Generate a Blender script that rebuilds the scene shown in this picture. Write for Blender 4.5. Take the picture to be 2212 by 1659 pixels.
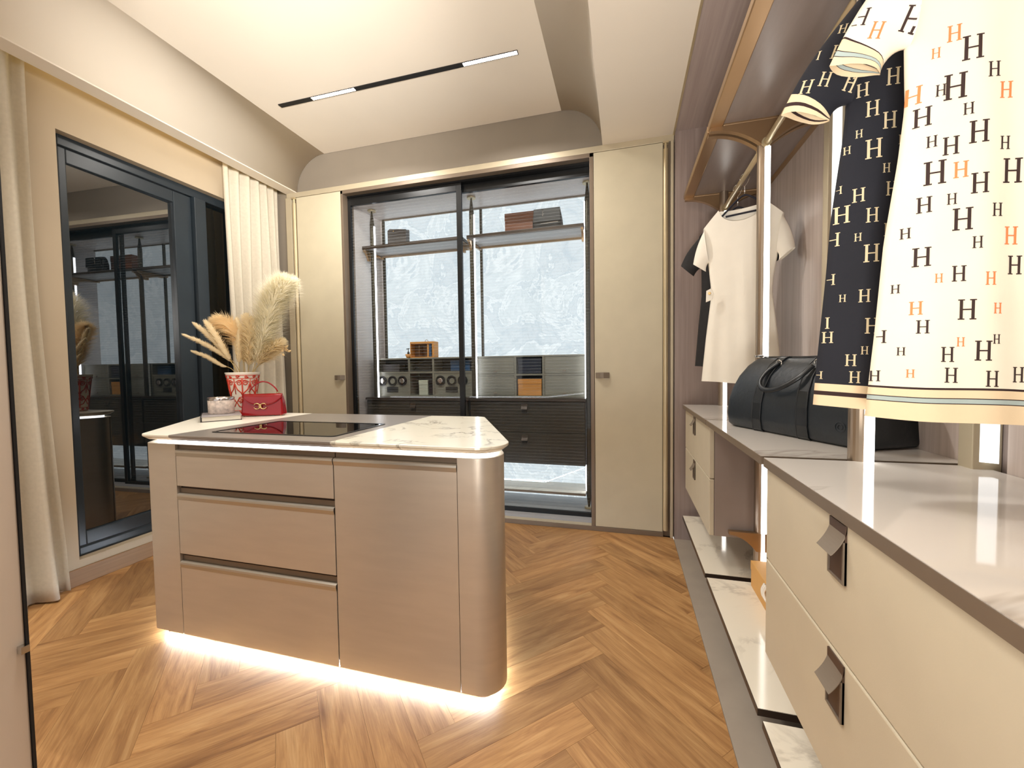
import bpy, bmesh, math, random
from mathutils import Vector, Matrix
from mathutils.bvhtree import BVHTree

PI = math.pi
random.seed(7)
sc = bpy.context.scene
COL = sc.collection
for o in list(bpy.data.objects):
    bpy.data.objects.remove(o)

# ------------------------------------------------------------------ camera, world, lights, exposure
def camera():
    yaw, pitch, roll = math.radians(15.4326), math.radians(2.2550), math.radians(0.7946)
    fwd = Vector((-math.sin(yaw) * math.cos(pitch), math.cos(yaw) * math.cos(pitch), -math.sin(pitch)))
    right = Vector((math.cos(yaw), math.sin(yaw), 0))
    down = fwd.cross(right)
    r = right * math.cos(roll) + down * math.sin(roll)
    d = -right * math.sin(roll) + down * math.cos(roll)
    cam = bpy.data.cameras.new('camera')
    cam.sensor_width = 36.0
    cam.sensor_fit = 'HORIZONTAL'
    cam.lens = 36.0 * 881.759 / 2212.0
    cam.clip_start = 0.02
    co = bpy.data.objects.new('camera', cam)
    COL.objects.link(co)
    m = Matrix((r, -d, -fwd)).transposed().to_4x4()
    m.translation = (0, 0, 1.2)
    co.matrix_world = m
    sc.camera = co
camera()

def world():
    w = bpy.data.worlds.new('world')
    sc.world = w
    w.use_nodes = True
    bg = w.node_tree.nodes['Background']
    bg.inputs[0].default_value = (1.0, 0.955, 0.90, 1)
    bg.inputs[1].default_value = 1.1
world()

def area(name, loc, sx, sy, power, color, rot=(0, 0, 0), spread=180):
    l = bpy.data.lights.new(name, 'AREA')
    l.shape = 'RECTANGLE'
    l.size, l.size_y = sx, sy
    l.energy = power
    l.color = color
    l.spread = math.radians(spread)
    o = bpy.data.objects.new(name, l)
    o.location = loc
    o.rotation_euler = rot
    COL.objects.link(o)
    return o
WARM = (1.0, 0.955, 0.90)
# added overhead fill, out of view, to brighten floor, island front and clothes
area('overhead_fill', (-2.0, 0.7, 3.02), 0.6, 0.3, 11, WARM, spread=110)
area('overhead_fill', (-0.8, 0.7, 3.02), 0.6, 0.3, 11, WARM, spread=110)
area('overhead_fill', (-1.2, -0.9, 3.02), 1.2, 0.6, 22, WARM, spread=120)
# added fill aimed upward from out of view to lift ceiling, cove and beam
def aim(o, target):
    d = Vector(target) - o.location
    o.rotation_euler = d.to_track_quat('-Z', 'Y').to_euler()
aim(area('upward_fill', (0.25, -0.4, 1.9), 0.5, 0.5, 22, WARM, spread=62), (-2.6, 2.1, 3.1))
aim(area('upward_fill', (0.2, 0.3, 2.2), 0.3, 0.3, 7, WARM, spread=45), (-2.65, 2.75, 2.98))
aim(area('upward_fill', (-1.4, -1.1, 0.8), 1.2, 0.6, 15, WARM, spread=115), (-1.4, -0.2, 3.0))
aim(area('upward_fill', (-0.2, -0.8, 0.6), 0.5, 0.5, 16, WARM, spread=80), (0.1, 1.5, 2.75))
# the two lit segments of the track in view
area('track_lamp', (-0.77, 2.39, 3.025), 0.34, 0.03, 16, WARM, spread=150)
area('track_lamp', (-1.87, 2.40, 3.025), 0.34, 0.03, 16, WARM, spread=150)

vs = sc.view_settings
vs.view_transform = 'Standard'
vs.look = 'None'
vs.exposure = 0.0
vs.gamma = 1.0
vs.use_curve_mapping = False
sc.cycles.max_bounces = 10
sc.cycles.diffuse_bounces = 5
sc.cycles.glossy_bounces = 4
sc.cycles.transparent_max_bounces = 16
sc.cycles.sample_clamp_indirect = 5.0
sc.cycles.caustics_reflective = False
sc.cycles.caustics_refractive = False

# ------------------------------------------------------------------ materials
def lin(c):
    return tuple(((x / 255) / 12.92 if x / 255 <= 0.04045 else ((x / 255 + 0.055) / 1.055) ** 2.4) for x in c) + (1,)

def base_mat(name):
    m = bpy.data.materials.new(name)
    m.use_nodes = True
    nt = m.node_tree
    return m, nt, nt.nodes['Principled BSDF']

def ramp(nt, stops):
    r = nt.nodes.new('ShaderNodeValToRGB')
    e = r.color_ramp.elements
    e[0].position, e[0].color = stops[0]
    e[1].position, e[1].color = stops[-1]
    for p, c in stops[1:-1]:
        k = e.new(p)
        k.color = c
    return r

def coords(nt, scale=(1, 1, 1), rand=False, rot=(0, 0, 0)):
    tc = nt.nodes.new('ShaderNodeTexCoord')
    mp = nt.nodes.new('ShaderNodeMapping')
    mp.inputs['Scale'].default_value = scale
    mp.inputs['Rotation'].default_value = rot
    if rand:
        oi = nt.nodes.new('ShaderNodeObjectInfo')
        mu = nt.nodes.new('ShaderNodeVectorMath')
        mu.operation = 'MULTIPLY_ADD'
        mu.inputs[1].default_value = (17.3, 9.1, 23.7)
        nt.links.new(oi.outputs['Random'], mu.inputs[0])
        nt.links.new(tc.outputs['Object'], mu.inputs[2])
        nt.links.new(mu.outputs[0], mp.inputs[0])
    else:
        nt.links.new(tc.outputs['Object'], mp.inputs[0])
    return mp

def noise(nt, vec, scale, detail=4, rough=0.5, dist=0.0):
    n = nt.nodes.new('ShaderNodeTexNoise')
    n.inputs['Scale'].default_value = scale
    n.inputs['Detail'].default_value = detail
    n.inputs['Roughness'].default_value = rough
    n.inputs['Distortion'].default_value = dist
    nt.links.new(vec.outputs[0], n.inputs['Vector'])
    return n

def plain(name, c, rough=0.5, metal=0.0, var=0.05, vscale=8, bump=0.0, bscale=200, spec=None, ior=None, coat=0.0, stretch=(1, 1, 1)):
    m, nt, p = base_mat(name)
    L = lin(c)
    p.inputs['Roughness'].default_value = rough
    p.inputs['Metallic'].default_value = metal
    if spec is not None:
        p.inputs['Specular IOR Level'].default_value = spec
    if ior is not None:
        p.inputs['IOR'].default_value = ior
    p.inputs['Coat Weight'].default_value = coat
    if var > 0:
        v = coords(nt, stretch)
        n = noise(nt, v, vscale, 4)
        lo = tuple(x * (1 - var) for x in L[:3]) + (1,)
        hi = tuple(min(1, x * (1 + var)) for x in L[:3]) + (1,)
        r = ramp(nt, [(0.3, lo), (0.7, hi)])
        nt.links.new(n.outputs[0], r.inputs[0])
        nt.links.new(r.outputs[0], p.inputs['Base Color'])
    else:
        p.inputs['Base Color'].default_value = L
    if bump > 0:
        v2 = coords(nt, stretch)
        n2 = noise(nt, v2, bscale, 3)
        b = nt.nodes.new('ShaderNodeBump')
        b.inputs['Strength'].default_value = bump
        b.inputs['Distance'].default_value = 0.002
        nt.links.new(n2.outputs[0], b.inputs['Height'])
        nt.links.new(b.outputs[0], p.inputs['Normal'])
    return m

def emit(name, c, strength):
    m = bpy.data.materials.new(name)
    m.use_nodes = True
    nt = m.node_tree
    nt.nodes.remove(nt.nodes['Principled BSDF'])
    e = nt.nodes.new('ShaderNodeEmission')
    e.inputs[0].default_value = lin(c)
    e.inputs[1].default_value = strength
    nt.links.new(e.outputs[0], nt.nodes['Material Output'].inputs[0])
    return m

def wood():
    m, nt, p = base_mat('oak_plank')
    oi = nt.nodes.new('ShaderNodeObjectInfo')
    v = coords(nt, (1.5, 13, 1), True)
    n = noise(nt, v, 1.5, 8, 0.6, 1.2)
    r = ramp(nt, [(0.24, lin((122, 82, 46))), (0.42, lin((168, 123, 76))), (0.58, lin((190, 145, 93))), (0.8, lin((210, 170, 118)))])
    nt.links.new(n.outputs[0], r.inputs[0])
    v2 = coords(nt, (5, 110, 1), True)
    n2 = noise(nt, v2, 2.0, 4, 0.6, 0.4)
    r2 = ramp(nt, [(0.35, (0.72, 0.66, 0.6, 1)), (0.6, (1, 1, 1, 1))])
    nt.links.new(n2.outputs[0], r2.inputs[0])
    mx = nt.nodes.new('ShaderNodeMix')
    mx.data_type = 'RGBA'
    mx.blend_type = 'MULTIPLY'
    mx.inputs[0].default_value = 0.6
    nt.links.new(r.outputs[0], mx.inputs[6])
    nt.links.new(r2.outputs[0], mx.inputs[7])
    # knots
    v3 = coords(nt, (2.0, 5.0, 1), True)
    vo = nt.nodes.new('ShaderNodeTexVoronoi')
    vo.inputs['Scale'].default_value = 0.9
    nt.links.new(v3.outputs[0], vo.inputs['Vector'])
    r3 = ramp(nt, [(0.02, (0.35, 0.26, 0.18, 1)), (0.16, (1, 1, 1, 1))])
    nt.links.new(vo.outputs[0], r3.inputs[0])
    mk = nt.nodes.new('ShaderNodeMix')
    mk.data_type = 'RGBA'
    mk.blend_type = 'MULTIPLY'
    mk.inputs[0].default_value = 0.55
    nt.links.new(mx.outputs[2], mk.inputs[6])
    nt.links.new(r3.outputs[0], mk.inputs[7])
    hs = nt.nodes.new('ShaderNodeHueSaturation')
    mr = nt.nodes.new('ShaderNodeMapRange')
    mr.inputs[3].default_value = 0.74
    mr.inputs[4].default_value = 1.03
    nt.links.new(oi.outputs['Random'], mr.inputs[0])
    nt.links.new(mr.outputs[0], hs.inputs['Value'])
    nt.links.new(mk.outputs[2], hs.inputs['Color'])
    nt.links.new(hs.outputs[0], p.inputs['Base Color'])
    p.inputs['Roughness'].default_value = 0.42
    b = nt.nodes.new('ShaderNodeBump')
    b.inputs['Strength'].default_value = 0.12
    b.inputs['Distance'].default_value = 0.001
    nt.links.new(n2.outputs[0], b.inputs['Height'])
    nt.links.new(b.outputs[0], p.inputs['Normal'])
    return m

def marble(name, base, vein, scale=1.2, width=0.03, rough=0.12, rot=(0.3, 0.2, 0.7), amount=0.8):
    m, nt, p = base_mat(name)
    v = coords(nt, (1, 1, 1), False, rot)
    n = noise(nt, v, scale, 7, 0.6, 1.6)
    mid = 0.5
    r = ramp(nt, [(mid - width, (0, 0, 0, 1)), (mid, (1, 1, 1, 1)), (mid + width, (0, 0, 0, 1))])
    nt.links.new(n.outputs[0], r.inputs[0])
    n2 = noise(nt, v, scale * 1.7, 3, 0.5)
    r2 = ramp(nt, [(0.45, (0, 0, 0, 1)), (0.7, (1, 1, 1, 1))])
    nt.links.new(n2.outputs[0], r2.inputs[0])
    mul = nt.nodes.new('ShaderNodeMath')
    mul.operation = 'MULTIPLY'
    nt.links.new(r.outputs[0], mul.inputs[0])
    nt.links.new(r2.outputs[0], mul.inputs[1])
    mu2 = nt.nodes.new('ShaderNodeMath')
    mu2.operation = 'MULTIPLY'
    mu2.inputs[1].default_value = amount
    nt.links.new(mul.outputs[0], mu2.inputs[0])
    mx = nt.nodes.new('ShaderNodeMix')
    mx.data_type = 'RGBA'
    mx.inputs[6].default_value = lin(base)
    mx.inputs[7].default_value = lin(vein)
    nt.links.new(mu2.outputs[0], mx.inputs[0])
    nt.links.new(mx.outputs[2], p.inputs['Base Color'])
    p.inputs['Roughness'].default_value = rough
    return m

def backlit():
    m = bpy.data.materials.new('backlit_onyx')
    m.use_nodes = True
    nt = m.node_tree
    nt.nodes.remove(nt.nodes['Principled BSDF'])
    v = coords(nt, (1, 1, 1), False, (0.5, 0.9, 0.4))
    n = noise(nt, v, 2.6, 9, 0.62, 1.3)
    r = ramp(nt, [(0.28, lin((184, 196, 204))), (0.42, lin((206, 213, 217))), (0.475, lin((194, 204, 210))), (0.5, lin((224, 229, 231))), (0.54, lin((203, 211, 215))), (0.7, lin((222, 228, 230)))])
    nt.links.new(n.outputs[0], r.inputs[0])
    n2 = noise(nt, v, 1.5, 10, 0.7, 2.4)
    r2 = ramp(nt, [(0.485, (1, 1, 1, 1)), (0.50, (0.86, 0.87, 0.88, 1)), (0.515, (1, 1, 1, 1))])
    nt.links.new(n2.outputs[0], r2.inputs[0])
    mx = nt.nodes.new('ShaderNodeMix')
    mx.data_type = 'RGBA'
    mx.blend_type = 'MULTIPLY'
    mx.inputs[0].default_value = 1
    nt.links.new(r.outputs[0], mx.inputs[6])
    nt.links.new(r2.outputs[0], mx.inputs[7])
    e = nt.nodes.new('ShaderNodeEmission')
    e.inputs[1].default_value = 1.36
    nt.links.new(mx.outputs[2], e.inputs[0])
    nt.links.new(e.outputs[0], nt.nodes['Material Output'].inputs[0])
    return m

def veneer(name, a, b, rough=0.4, axis=2):
    m, nt, p = base_mat(name)
    s = [22, 22, 22]
    s[axis] = 0.7
    v = coords(nt, s)
    n = noise(nt, v, 2.0, 6, 0.6, 0.3)
    r = ramp(nt, [(0.3, lin(a)), (0.7, lin(b))])
    nt.links.new(n.outputs[0], r.inputs[0])
    nt.links.new(r.outputs[0], p.inputs['Base Color'])
    p.inputs['Roughness'].default_value = rough
    return m

def clear_glass(name, tint=(250, 252, 252), ior=1.5):
    m = bpy.data.materials.new(name)
    m.use_nodes = True
    nt = m.node_tree
    nt.nodes.remove(nt.nodes['Principled BSDF'])
    t = nt.nodes.new('ShaderNodeBsdfTransparent')
    t.inputs[0].default_value = lin(tint)
    g = nt.nodes.new('ShaderNodeBsdfGlossy')
    g.inputs['Roughness'].default_value = 0.01
    ge = nt.nodes.new('ShaderNodeNewGeometry')
    dt = nt.nodes.new('ShaderNodeVectorMath')
    dt.operation = 'DOT_PRODUCT'
    nt.links.new(ge.outputs['Incoming'], dt.inputs[0])
    nt.links.new(ge.outputs['Normal'], dt.inputs[1])
    def mth(op, a, b=None):
        k = nt.nodes.new('ShaderNodeMath')
        k.operation = op
        for i, v in enumerate((a, b)):
            if v is None: continue
            if isinstance(v, (int, float)): k.inputs[i].default_value = v
            else: nt.links.new(v, k.inputs[i])
        return k.outputs[0]
    c1 = mth('SUBTRACT', 1.0, mth('ABSOLUTE', dt.outputs['Value']))
    sch = mth('ADD', 0.022, mth('MULTIPLY', 0.978, mth('POWER', c1, 5.0)))
    class F: pass
    f = F(); f.outputs = [sch]
    mx = nt.nodes.new('ShaderNodeMixShader')
    nt.links.new(f.outputs[0], mx.inputs[0])
    nt.links.new(t.outputs[0], mx.inputs[1])
    nt.links.new(g.outputs[0], mx.inputs[2])
    nt.links.new(mx.outputs[0], nt.nodes['Material Output'].inputs[0])
    return m

def frosted(name):
    m = bpy.data.materials.new(name)
    m.use_nodes = True
    nt = m.node_tree
    nt.nodes.remove(nt.nodes['Principled BSDF'])
    d = nt.nodes.new('ShaderNodeBsdfDiffuse')
    t = nt.nodes.new('ShaderNodeBsdfTranslucent')
    p = nt.nodes.new('ShaderNodeBsdfTransparent')
    d.inputs[0].default_value = (0.85, 0.86, 0.86, 1)
    t.inputs[0].default_value = (0.85, 0.86, 0.86, 1)
    a = nt.nodes.new('ShaderNodeMixShader')
    b = nt.nodes.new('ShaderNodeMixShader')
    a.inputs[0].default_value = 0.9
    b.inputs[0].default_value = 0.78
    nt.links.new(d.outputs[0], a.inputs[1])
    nt.links.new(t.outputs[0], a.inputs[2])
    nt.links.new(a.outputs[0], b.inputs[1])
    nt.links.new(p.outputs[0], b.inputs[2])
    nt.links.new(b.outputs[0], nt.nodes['Material Output'].inputs[0])
    return m

def sheer(name, c, trans=0.35):
    m = bpy.data.materials.new(name)
    m.use_nodes = True
    nt = m.node_tree
    nt.nodes.remove(nt.nodes['Principled BSDF'])
    v = coords(nt, (1, 1, 1))
    n = noise(nt, v, 60, 3)
    L = lin(c)
    r = ramp(nt, [(0.3, tuple(x * 0.93 for x in L[:3]) + (1,)), (0.7, L)])
    nt.links.new(n.outputs[0], r.inputs[0])
    d = nt.nodes.new('ShaderNodeBsdfDiffuse')
    t = nt.nodes.new('ShaderNodeBsdfTranslucent')
    nt.links.new(r.outputs[0], d.inputs[0])
    nt.links.new(r.outputs[0], t.inputs[0])
    mx = nt.nodes.new('ShaderNodeMixShader')
    mx.inputs[0].default_value = trans
    nt.links.new(d.outputs[0], mx.inputs[1])
    nt.links.new(t.outputs[0], mx.inputs[2])
    nt.links.new(mx.outputs[0], nt.nodes['Material Output'].inputs[0])
    return m

M = dict(
    ceiling=plain('ceiling_paint', (229, 219, 203), 0.7, var=0.02, vscale=2),
    wall=plain('wall_paint', (180, 164, 140), 0.65, var=0.03, vscale=3, bump=0.05, bscale=300),
    arch=plain('taupe_paint', (134, 124, 110), 0.7, var=0.03, vscale=4),
    joint=plain('floor_joint', (70, 46, 24), 0.9),
    wood=wood(),
    baseboard=veneer('baseboard_wood', (128, 98, 68), (150, 116, 82), 0.5, 1),
    strip=plain('grey_strip', (158, 146, 132), 0.55, var=0.05),
    frame=plain('blue_black_frame', (38, 46, 52), 0.32, var=0.08),
    darkglass=plain('dark_window_glass', (10, 18, 22), 0.012, var=0, ior=2.7),
    fascia=plain('champagne_lacquer', (190, 178, 152), 0.4, 0.25, var=0.03),
    door=plain('beige_leatherette', (196, 186, 160), 0.45, var=0.03, bump=0.06, bscale=500),
    brown=plain('bronze_brown', (124, 109, 93), 0.4, 0.35, var=0.05),
    bronze=plain('satin_bronze', (172, 142, 108), 0.32, 0.8, var=0.02),
    gold=plain('pale_gold_metal', (198, 182, 148), 0.38, 0.55, var=0.04),
    black=plain('black_metal', (22, 24, 26), 0.3, 0.3, var=0.1),
    matblack=plain('matt_black', (14, 14, 15), 0.6, var=0.1),
    glass=clear_glass('clear_glass'),
    etched=frosted('etched_line'),
    nichewall=plain('satin_taupe', (206, 198, 196), 0.3, var=0.03, vscale=3),
    onyx=backlit(),
    champ=plain('champagne_metal', (202, 192, 178), 0.36, 0.55, var=0.03, vscale=6, stretch=(1, 1, 6)),
    steel=plain('brushed_steel', (192, 186, 174), 0.28, 0.7, var=0.03, stretch=(0.2, 1, 8)),
    topwhite=marble('cream_stone', (230, 224, 208), (190, 180, 160), 1.0, 0.02, 0.3, amount=0.25),
    topgrey=plain('grey_stone', (134, 126, 118), 0.32, 0.2, var=0.03),
    topmarble=marble('veined_marble', (226, 220, 202), (112, 108, 100), 2.4, 0.026, 0.2, (0.2, 0.1, 0.5), 0.95),
    counter=marble('counter_marble', (222, 216, 208), (146, 132, 120), 0.55, 0.010, 0.06, (0.1, 0.2, 1.2), 0.8),
    slab=marble('slab_marble', (234, 226, 208), (150, 138, 122), 1.8, 0.03, 0.1, (0.1, 0.2, 0.4), 0.75),
    displayglass=plain('display_glass', (6, 6, 8), 0.02, var=0, ior=1.9),
    leather=plain('cream_drawer_leather', (201, 191, 168), 0.45, var=0.025, bump=0.06, bscale=500),
    tab=plain('taupe_leather_tab', (126, 114, 100), 0.45, 0.15, var=0.06),
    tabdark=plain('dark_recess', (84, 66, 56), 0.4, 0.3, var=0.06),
    endpanel=plain('taupe_side', (150, 136, 128), 0.4, var=0.04),
    darkdrawer=plain('dark_drawer', (62, 57, 50), 0.35, var=0.08, stretch=(1, 1, 6)),
    darkedge=plain('dark_bronze_edge', (66, 54, 46), 0.35, 0.4, var=0.06),
    pole=plain('pole_bronze', (166, 150, 132), 0.28, 0.8, var=0.02, stretch=(6, 6, 1)),
    poledark=plain('pole_dark', (74, 68, 56), 0.35, 0.6, var=0.06),
    shelfpanel=plain('shelf_underside', (132, 120, 114), 0.3, var=0.06, stretch=(6, 1, 6)),
    shelfpale=plain('shelf_pale', (160, 160, 162), 0.35, var=0.04),
    closetveneer=veneer('dark_veneer', (136, 120, 114), (158, 142, 134), 0.34, 2),
    closetceil=veneer('dark_veneer_ceiling', (160, 144, 138), (178, 163, 156), 0.3, 1),
    panel=veneer('light_veneer', (178, 164, 154), (208, 194, 186), 0.35, 2),
    org=plain('olive_grey', (128, 126, 114), 0.4, var=0.05),
    orgdark=plain('organizer_dark', (30, 31, 30), 0.5, var=0.15),
    led=emit('led_white', (255, 250, 242), 7.0),
    ledpost=emit('led_post', (250, 250, 248), 1.8),
    ledcool=emit('led_cool', (248, 248, 255), 9.0),
    ledisland=emit('led_island', (248, 248, 255), 8.0),
    ledfloor=emit('led_floor', (226, 240, 255), 42.0),
    ledcove=emit('led_cove', (255, 226, 150), 7.0),
    ledtrack=emit('led_track', (255, 248, 232), 30.0),
    curtain=sheer('sheer_linen', (222, 213, 194), 0.25),
    cream=plain('cream_cotton', (238, 228, 206), 0.85, var=0.03, bump=0.08, bscale=900),
    navy=plain('navy_knit', (20, 22, 32), 0.85, var=0.12, bump=0.1, bscale=900),
    tan=plain('tan_knit', (226, 204, 168), 0.85, var=0.03, bump=0.08, bscale=900),
    darkline=plain('dark_knit_line', (46, 26, 24), 0.85, var=0.05),
    blue=plain('pale_blue_knit', (164, 178, 174), 0.85, var=0.04),
    inkdark=plain('print_dark', (52, 34, 30), 0.8, var=0.08),
    inkorange=plain('print_orange', (226, 132, 78), 0.8, var=0.06),
    inktan=plain('print_tan', (212, 196, 160), 0.8, var=0.04),
    whitecloth=plain('ivory_crepe', (244, 238, 224), 0.8, var=0.03, bump=0.05, bscale=500),
    blackcloth=plain('black_crepe', (26, 24, 24), 0.8, var=0.2, vscale=40),
    hanger=plain('navy_velvet', (26, 26, 40), 0.7, var=0.1),
    chrome=plain('chrome', (210, 208, 204), 0.12, 1.0, var=0),
    duffel=plain('black_grain_leather', (33, 39, 45), 0.38, var=0.15, vscale=14, bump=0.35, bscale=70),
    duffelstrap=plain('black_strap_leather', (28, 32, 36), 0.32, var=0.1, bump=0.1, bscale=200),
    tanbox=plain('tan_card', (214, 162, 92), 0.6, var=0.03),
    red=plain('red_patent', (146, 6, 18), 0.16, var=0.1, vscale=6, coat=0.3),
    reddark=plain('red_strap', (150, 16, 26), 0.25, var=0.05),
    brass=plain('brass', (226, 196, 140), 0.2, 1.0, var=0.04),
    porcelain=plain('white_porcelain', (240, 232, 218), 0.2, var=0.02),
    redglaze=plain('red_glaze', (206, 62, 36), 0.3, var=0.08),
    plumewhite=sheer('plume_white', (255, 250, 232), 0.5),
    plumetan=sheer('plume_tan', (252, 232, 190), 0.5),
    plumebeige=sheer('plume_beige', (254, 242, 212), 0.5),
    stem=plain('dry_stem', (196, 170, 112), 0.8),
    bookcover=plain('dark_cover', (58, 54, 54), 0.4),
    booktop=plain('grey_cover', (152, 146, 146), 0.35),
    pages=plain('paper_edges', (214, 208, 196), 0.8, var=0.1, vscale=2, stretch=(1, 1, 200)),
    candle=plain('etched_jar', (222, 208, 198), 0.35, var=0.28, vscale=55),
    silver=plain('silver_rim', (190, 184, 182), 0.15, 0.9, var=0.05),
    wax=plain('wax', (232, 224, 206), 0.5),
    brownbox=plain('brown_leather_box', (124, 72, 44), 0.45, var=0.12, vscale=5),
    greybox=plain('charcoal_box', (70, 64, 62), 0.5, var=0.06),
    blackbag=plain('black_quilted', (14, 14, 17), 0.45, var=0.2, vscale=20, bump=0.4, bscale=40),
    orange=plain('orange_card', (214, 150, 78), 0.55, var=0.04),
    orangein=plain('brown_inside', (112, 78, 50), 0.6, var=0.08),
    navybox=plain('navy_box', (24, 32, 52), 0.5, var=0.3, vscale=60),
    bluebox=plain('blue_box', (34, 72, 112), 0.5, var=0.1),
    palebox=plain('pale_box', (196, 200, 184), 0.4, var=0.04),
    jamb=plain('jamb_paint', (214, 202, 186), 0.5, var=0.03, vscale=3),
)

# ------------------------------------------------------------------ mesh helpers
class MB:
    def __init__(s):
        s.v, s.f, s.m, s.mats = [], [], [], []
        s.cur = 0
    def mat(s, m):
        if m not in s.mats:
            s.mats.append(m)
        s.cur = s.mats.index(m)
        return s
    def add(s, vs, fs):
        b = len(s.v)
        s.v += [tuple(p) for p in vs]
        for f in fs:
            s.f.append(tuple(b + i for i in f))
            s.m.append(s.cur)
        return s
    def box(s, x0, x1, y0, y1, z0, z1):
        v = [(x0, y0, z0), (x1, y0, z0), (x1, y1, z0), (x0, y1, z0), (x0, y0, z1), (x1, y0, z1), (x1, y1, z1), (x0, y1, z1)]
        return s.add(v, [(0, 3, 2, 1), (4, 5, 6, 7), (0, 1, 5, 4), (1, 2, 6, 5), (2, 3, 7, 6), (3, 0, 4, 7)])
    def prism(s, poly, a0, a1, axis='z'):
        n = len(poly)
        def P(u, w, a):
            return {'z': (u, w, a), 'y': (u, a, w), 'x': (a, u, w)}[axis]
        v = [P(u, w, a0) for u, w in poly] + [P(u, w, a1) for u, w in poly]
        f = [tuple(range(n)), tuple(range(2 * n - 1, n - 1, -1))]
        f += [(i, (i + 1) % n, n + (i + 1) % n, n + i)[::-1] for i in range(n)]
        return s.add(v, f)
    def rings(s, rings, closed=True, cap=True):
        n = len(rings[0])
        v = [p for r in rings for p in r]
        f = []
        for k in range(len(rings) - 1):
            for i in range(n if closed else n - 1):
                j = (i + 1) % n
                f.append((k * n + i, k * n + j, (k + 1) * n + j, (k + 1) * n + i))
        if cap and closed:
            f.append(tuple(range(n))[::-1])
            f.append(tuple((len(rings) - 1) * n + i for i in range(n)))
        return s.add(v, f)
    def tube(s, path, r, n=8, cap=True, flat=None):
        path = [Vector(p) for p in path]
        rs = r if isinstance(r, (list, tuple)) else [r] * len(path)
        out = []
        up = None
        for i, p in enumerate(path):
            t = (path[min(i + 1, len(path) - 1)] - path[max(i - 1, 0)])
            if t.length < 1e-9:
                t = Vector((0, 0, 1))
            t.normalize()
            if up is None:
                up = Vector((0, 0, 1)) if abs(t.z) < 0.9 else Vector((1, 0, 0))
            a = t.cross(up)
            if a.length < 1e-6:
                a = t.cross(Vector((0, 1, 0)))
            a.normalize()
            b = a.cross(t).normalized()
            up = b
            fl = flat or 1.0
            out.append([tuple(p + a * math.cos(2 * PI * k / n) * rs[i] + b * math.sin(2 * PI * k / n) * rs[i] * fl) for k in range(n)])
        return s.rings(out, True, cap)
    def lathe(s, prof, cx, cy, n=32, cap=True):
        out = [[(cx + r * math.cos(2 * PI * k / n), cy + r * math.sin(2 * PI * k / n), z) for k in range(n)] for r, z in prof]
        return s.rings(out, True, cap)
    def build(s, name, m=None, parent=None, bevel=0.0, seg=2, smooth=False, loc=None):
        off = Vector((0, 0, 0))
        if parent is not None:
            off = wloc(parent)
        elif loc is not None:
            off = Vector(loc)
        me = bpy.data.meshes.new(name)
        me.from_pydata([tuple(Vector(p) - off) for p in s.v], [], s.f)
        if m is not None and not s.mats:
            me.materials.append(m)
        else:
            for k in s.mats:
                me.materials.append(k)
            me.polygons.foreach_set('material_index', s.m)
        bm = bmesh.new()
        bm.from_mesh(me)
        bmesh.ops.recalc_face_normals(bm, faces=bm.faces)
        bm.to_mesh(me)
        bm.free()
        if smooth == 'auto':
            me.polygons.foreach_set('use_smooth', [True] * len(me.polygons))
            me.set_sharp_from_angle(angle=math.radians(35))
        elif smooth:
            me.polygons.foreach_set('use_smooth', [True] * len(me.polygons))
        me.update()
        o = bpy.data.objects.new(name, me)
        COL.objects.link(o)
        if parent is not None:
            o.parent = parent
        else:
            o.location = off
        if bevel > 0:
            b = o.modifiers.new('bevel', 'BEVEL')
            b.width = bevel
            b.segments = seg
            b.limit_method = 'ANGLE'
            b.angle_limit = math.radians(40)
        return o

def wloc(o):
    v = Vector(o.location)
    while o.parent is not None:
        o = o.parent
        v = v + Vector(o.location)
    return v

def box(name, b, m, parent=None, bevel=0.0, loc=None):
    return MB().box(*b).build(name, m, parent, bevel, loc=loc)

def tag(o, label=None, cat=None, group=None, kind=None):
    if label: o['label'] = label
    if cat: o['category'] = cat
    if group: o['group'] = group
    if kind: o['kind'] = kind
    return o

def thing(name, loc, label, cat, group=None):
    o = bpy.data.objects.new(name, None)
    o.empty_display_size = 0.05
    COL.objects.link(o)
    o.location = loc
    return tag(o, label, cat, group)

def struct(name, mb, m=None, parent=None, bevel=0.0, label=None, smooth=False):
    o = mb.build(name, m, parent, bevel, smooth=smooth)
    if parent is None:
        o['kind'] = 'structure'
        if label:
            o['label'] = label
    return o

def catmull(pts, n=8):
    pts = [Vector(p) for p in pts]
    out = []
    for i in range(len(pts) - 1):
        p0 = pts[max(i - 1, 0)]; p1 = pts[i]; p2 = pts[i + 1]; p3 = pts[min(i + 2, len(pts) - 1)]
        for k in range(n):
            t = k / n
            out.append(0.5 * ((2 * p1) + (p2 - p0) * t + (2 * p0 - 5 * p1 + 4 * p2 - p3) * t * t + (3 * p1 - p0 - 3 * p2 + p3) * t ** 3))
    out.append(pts[-1])
    return out

def interp(tab, x):
    if x <= tab[0][0]: return tab[0][1]
    for (a, b), (c, d) in zip(tab, tab[1:]):
        if x <= c:
            t = (x - a) / (c - a)
            return b + (d - b) * t
    return tab[-1][1]

# ------------------------------------------------------------------ the setting
XL, YB, XP, XR = -3.0, 3.018, 0.325, 0.86
ZB, ZC = 2.752, 3.05

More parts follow.
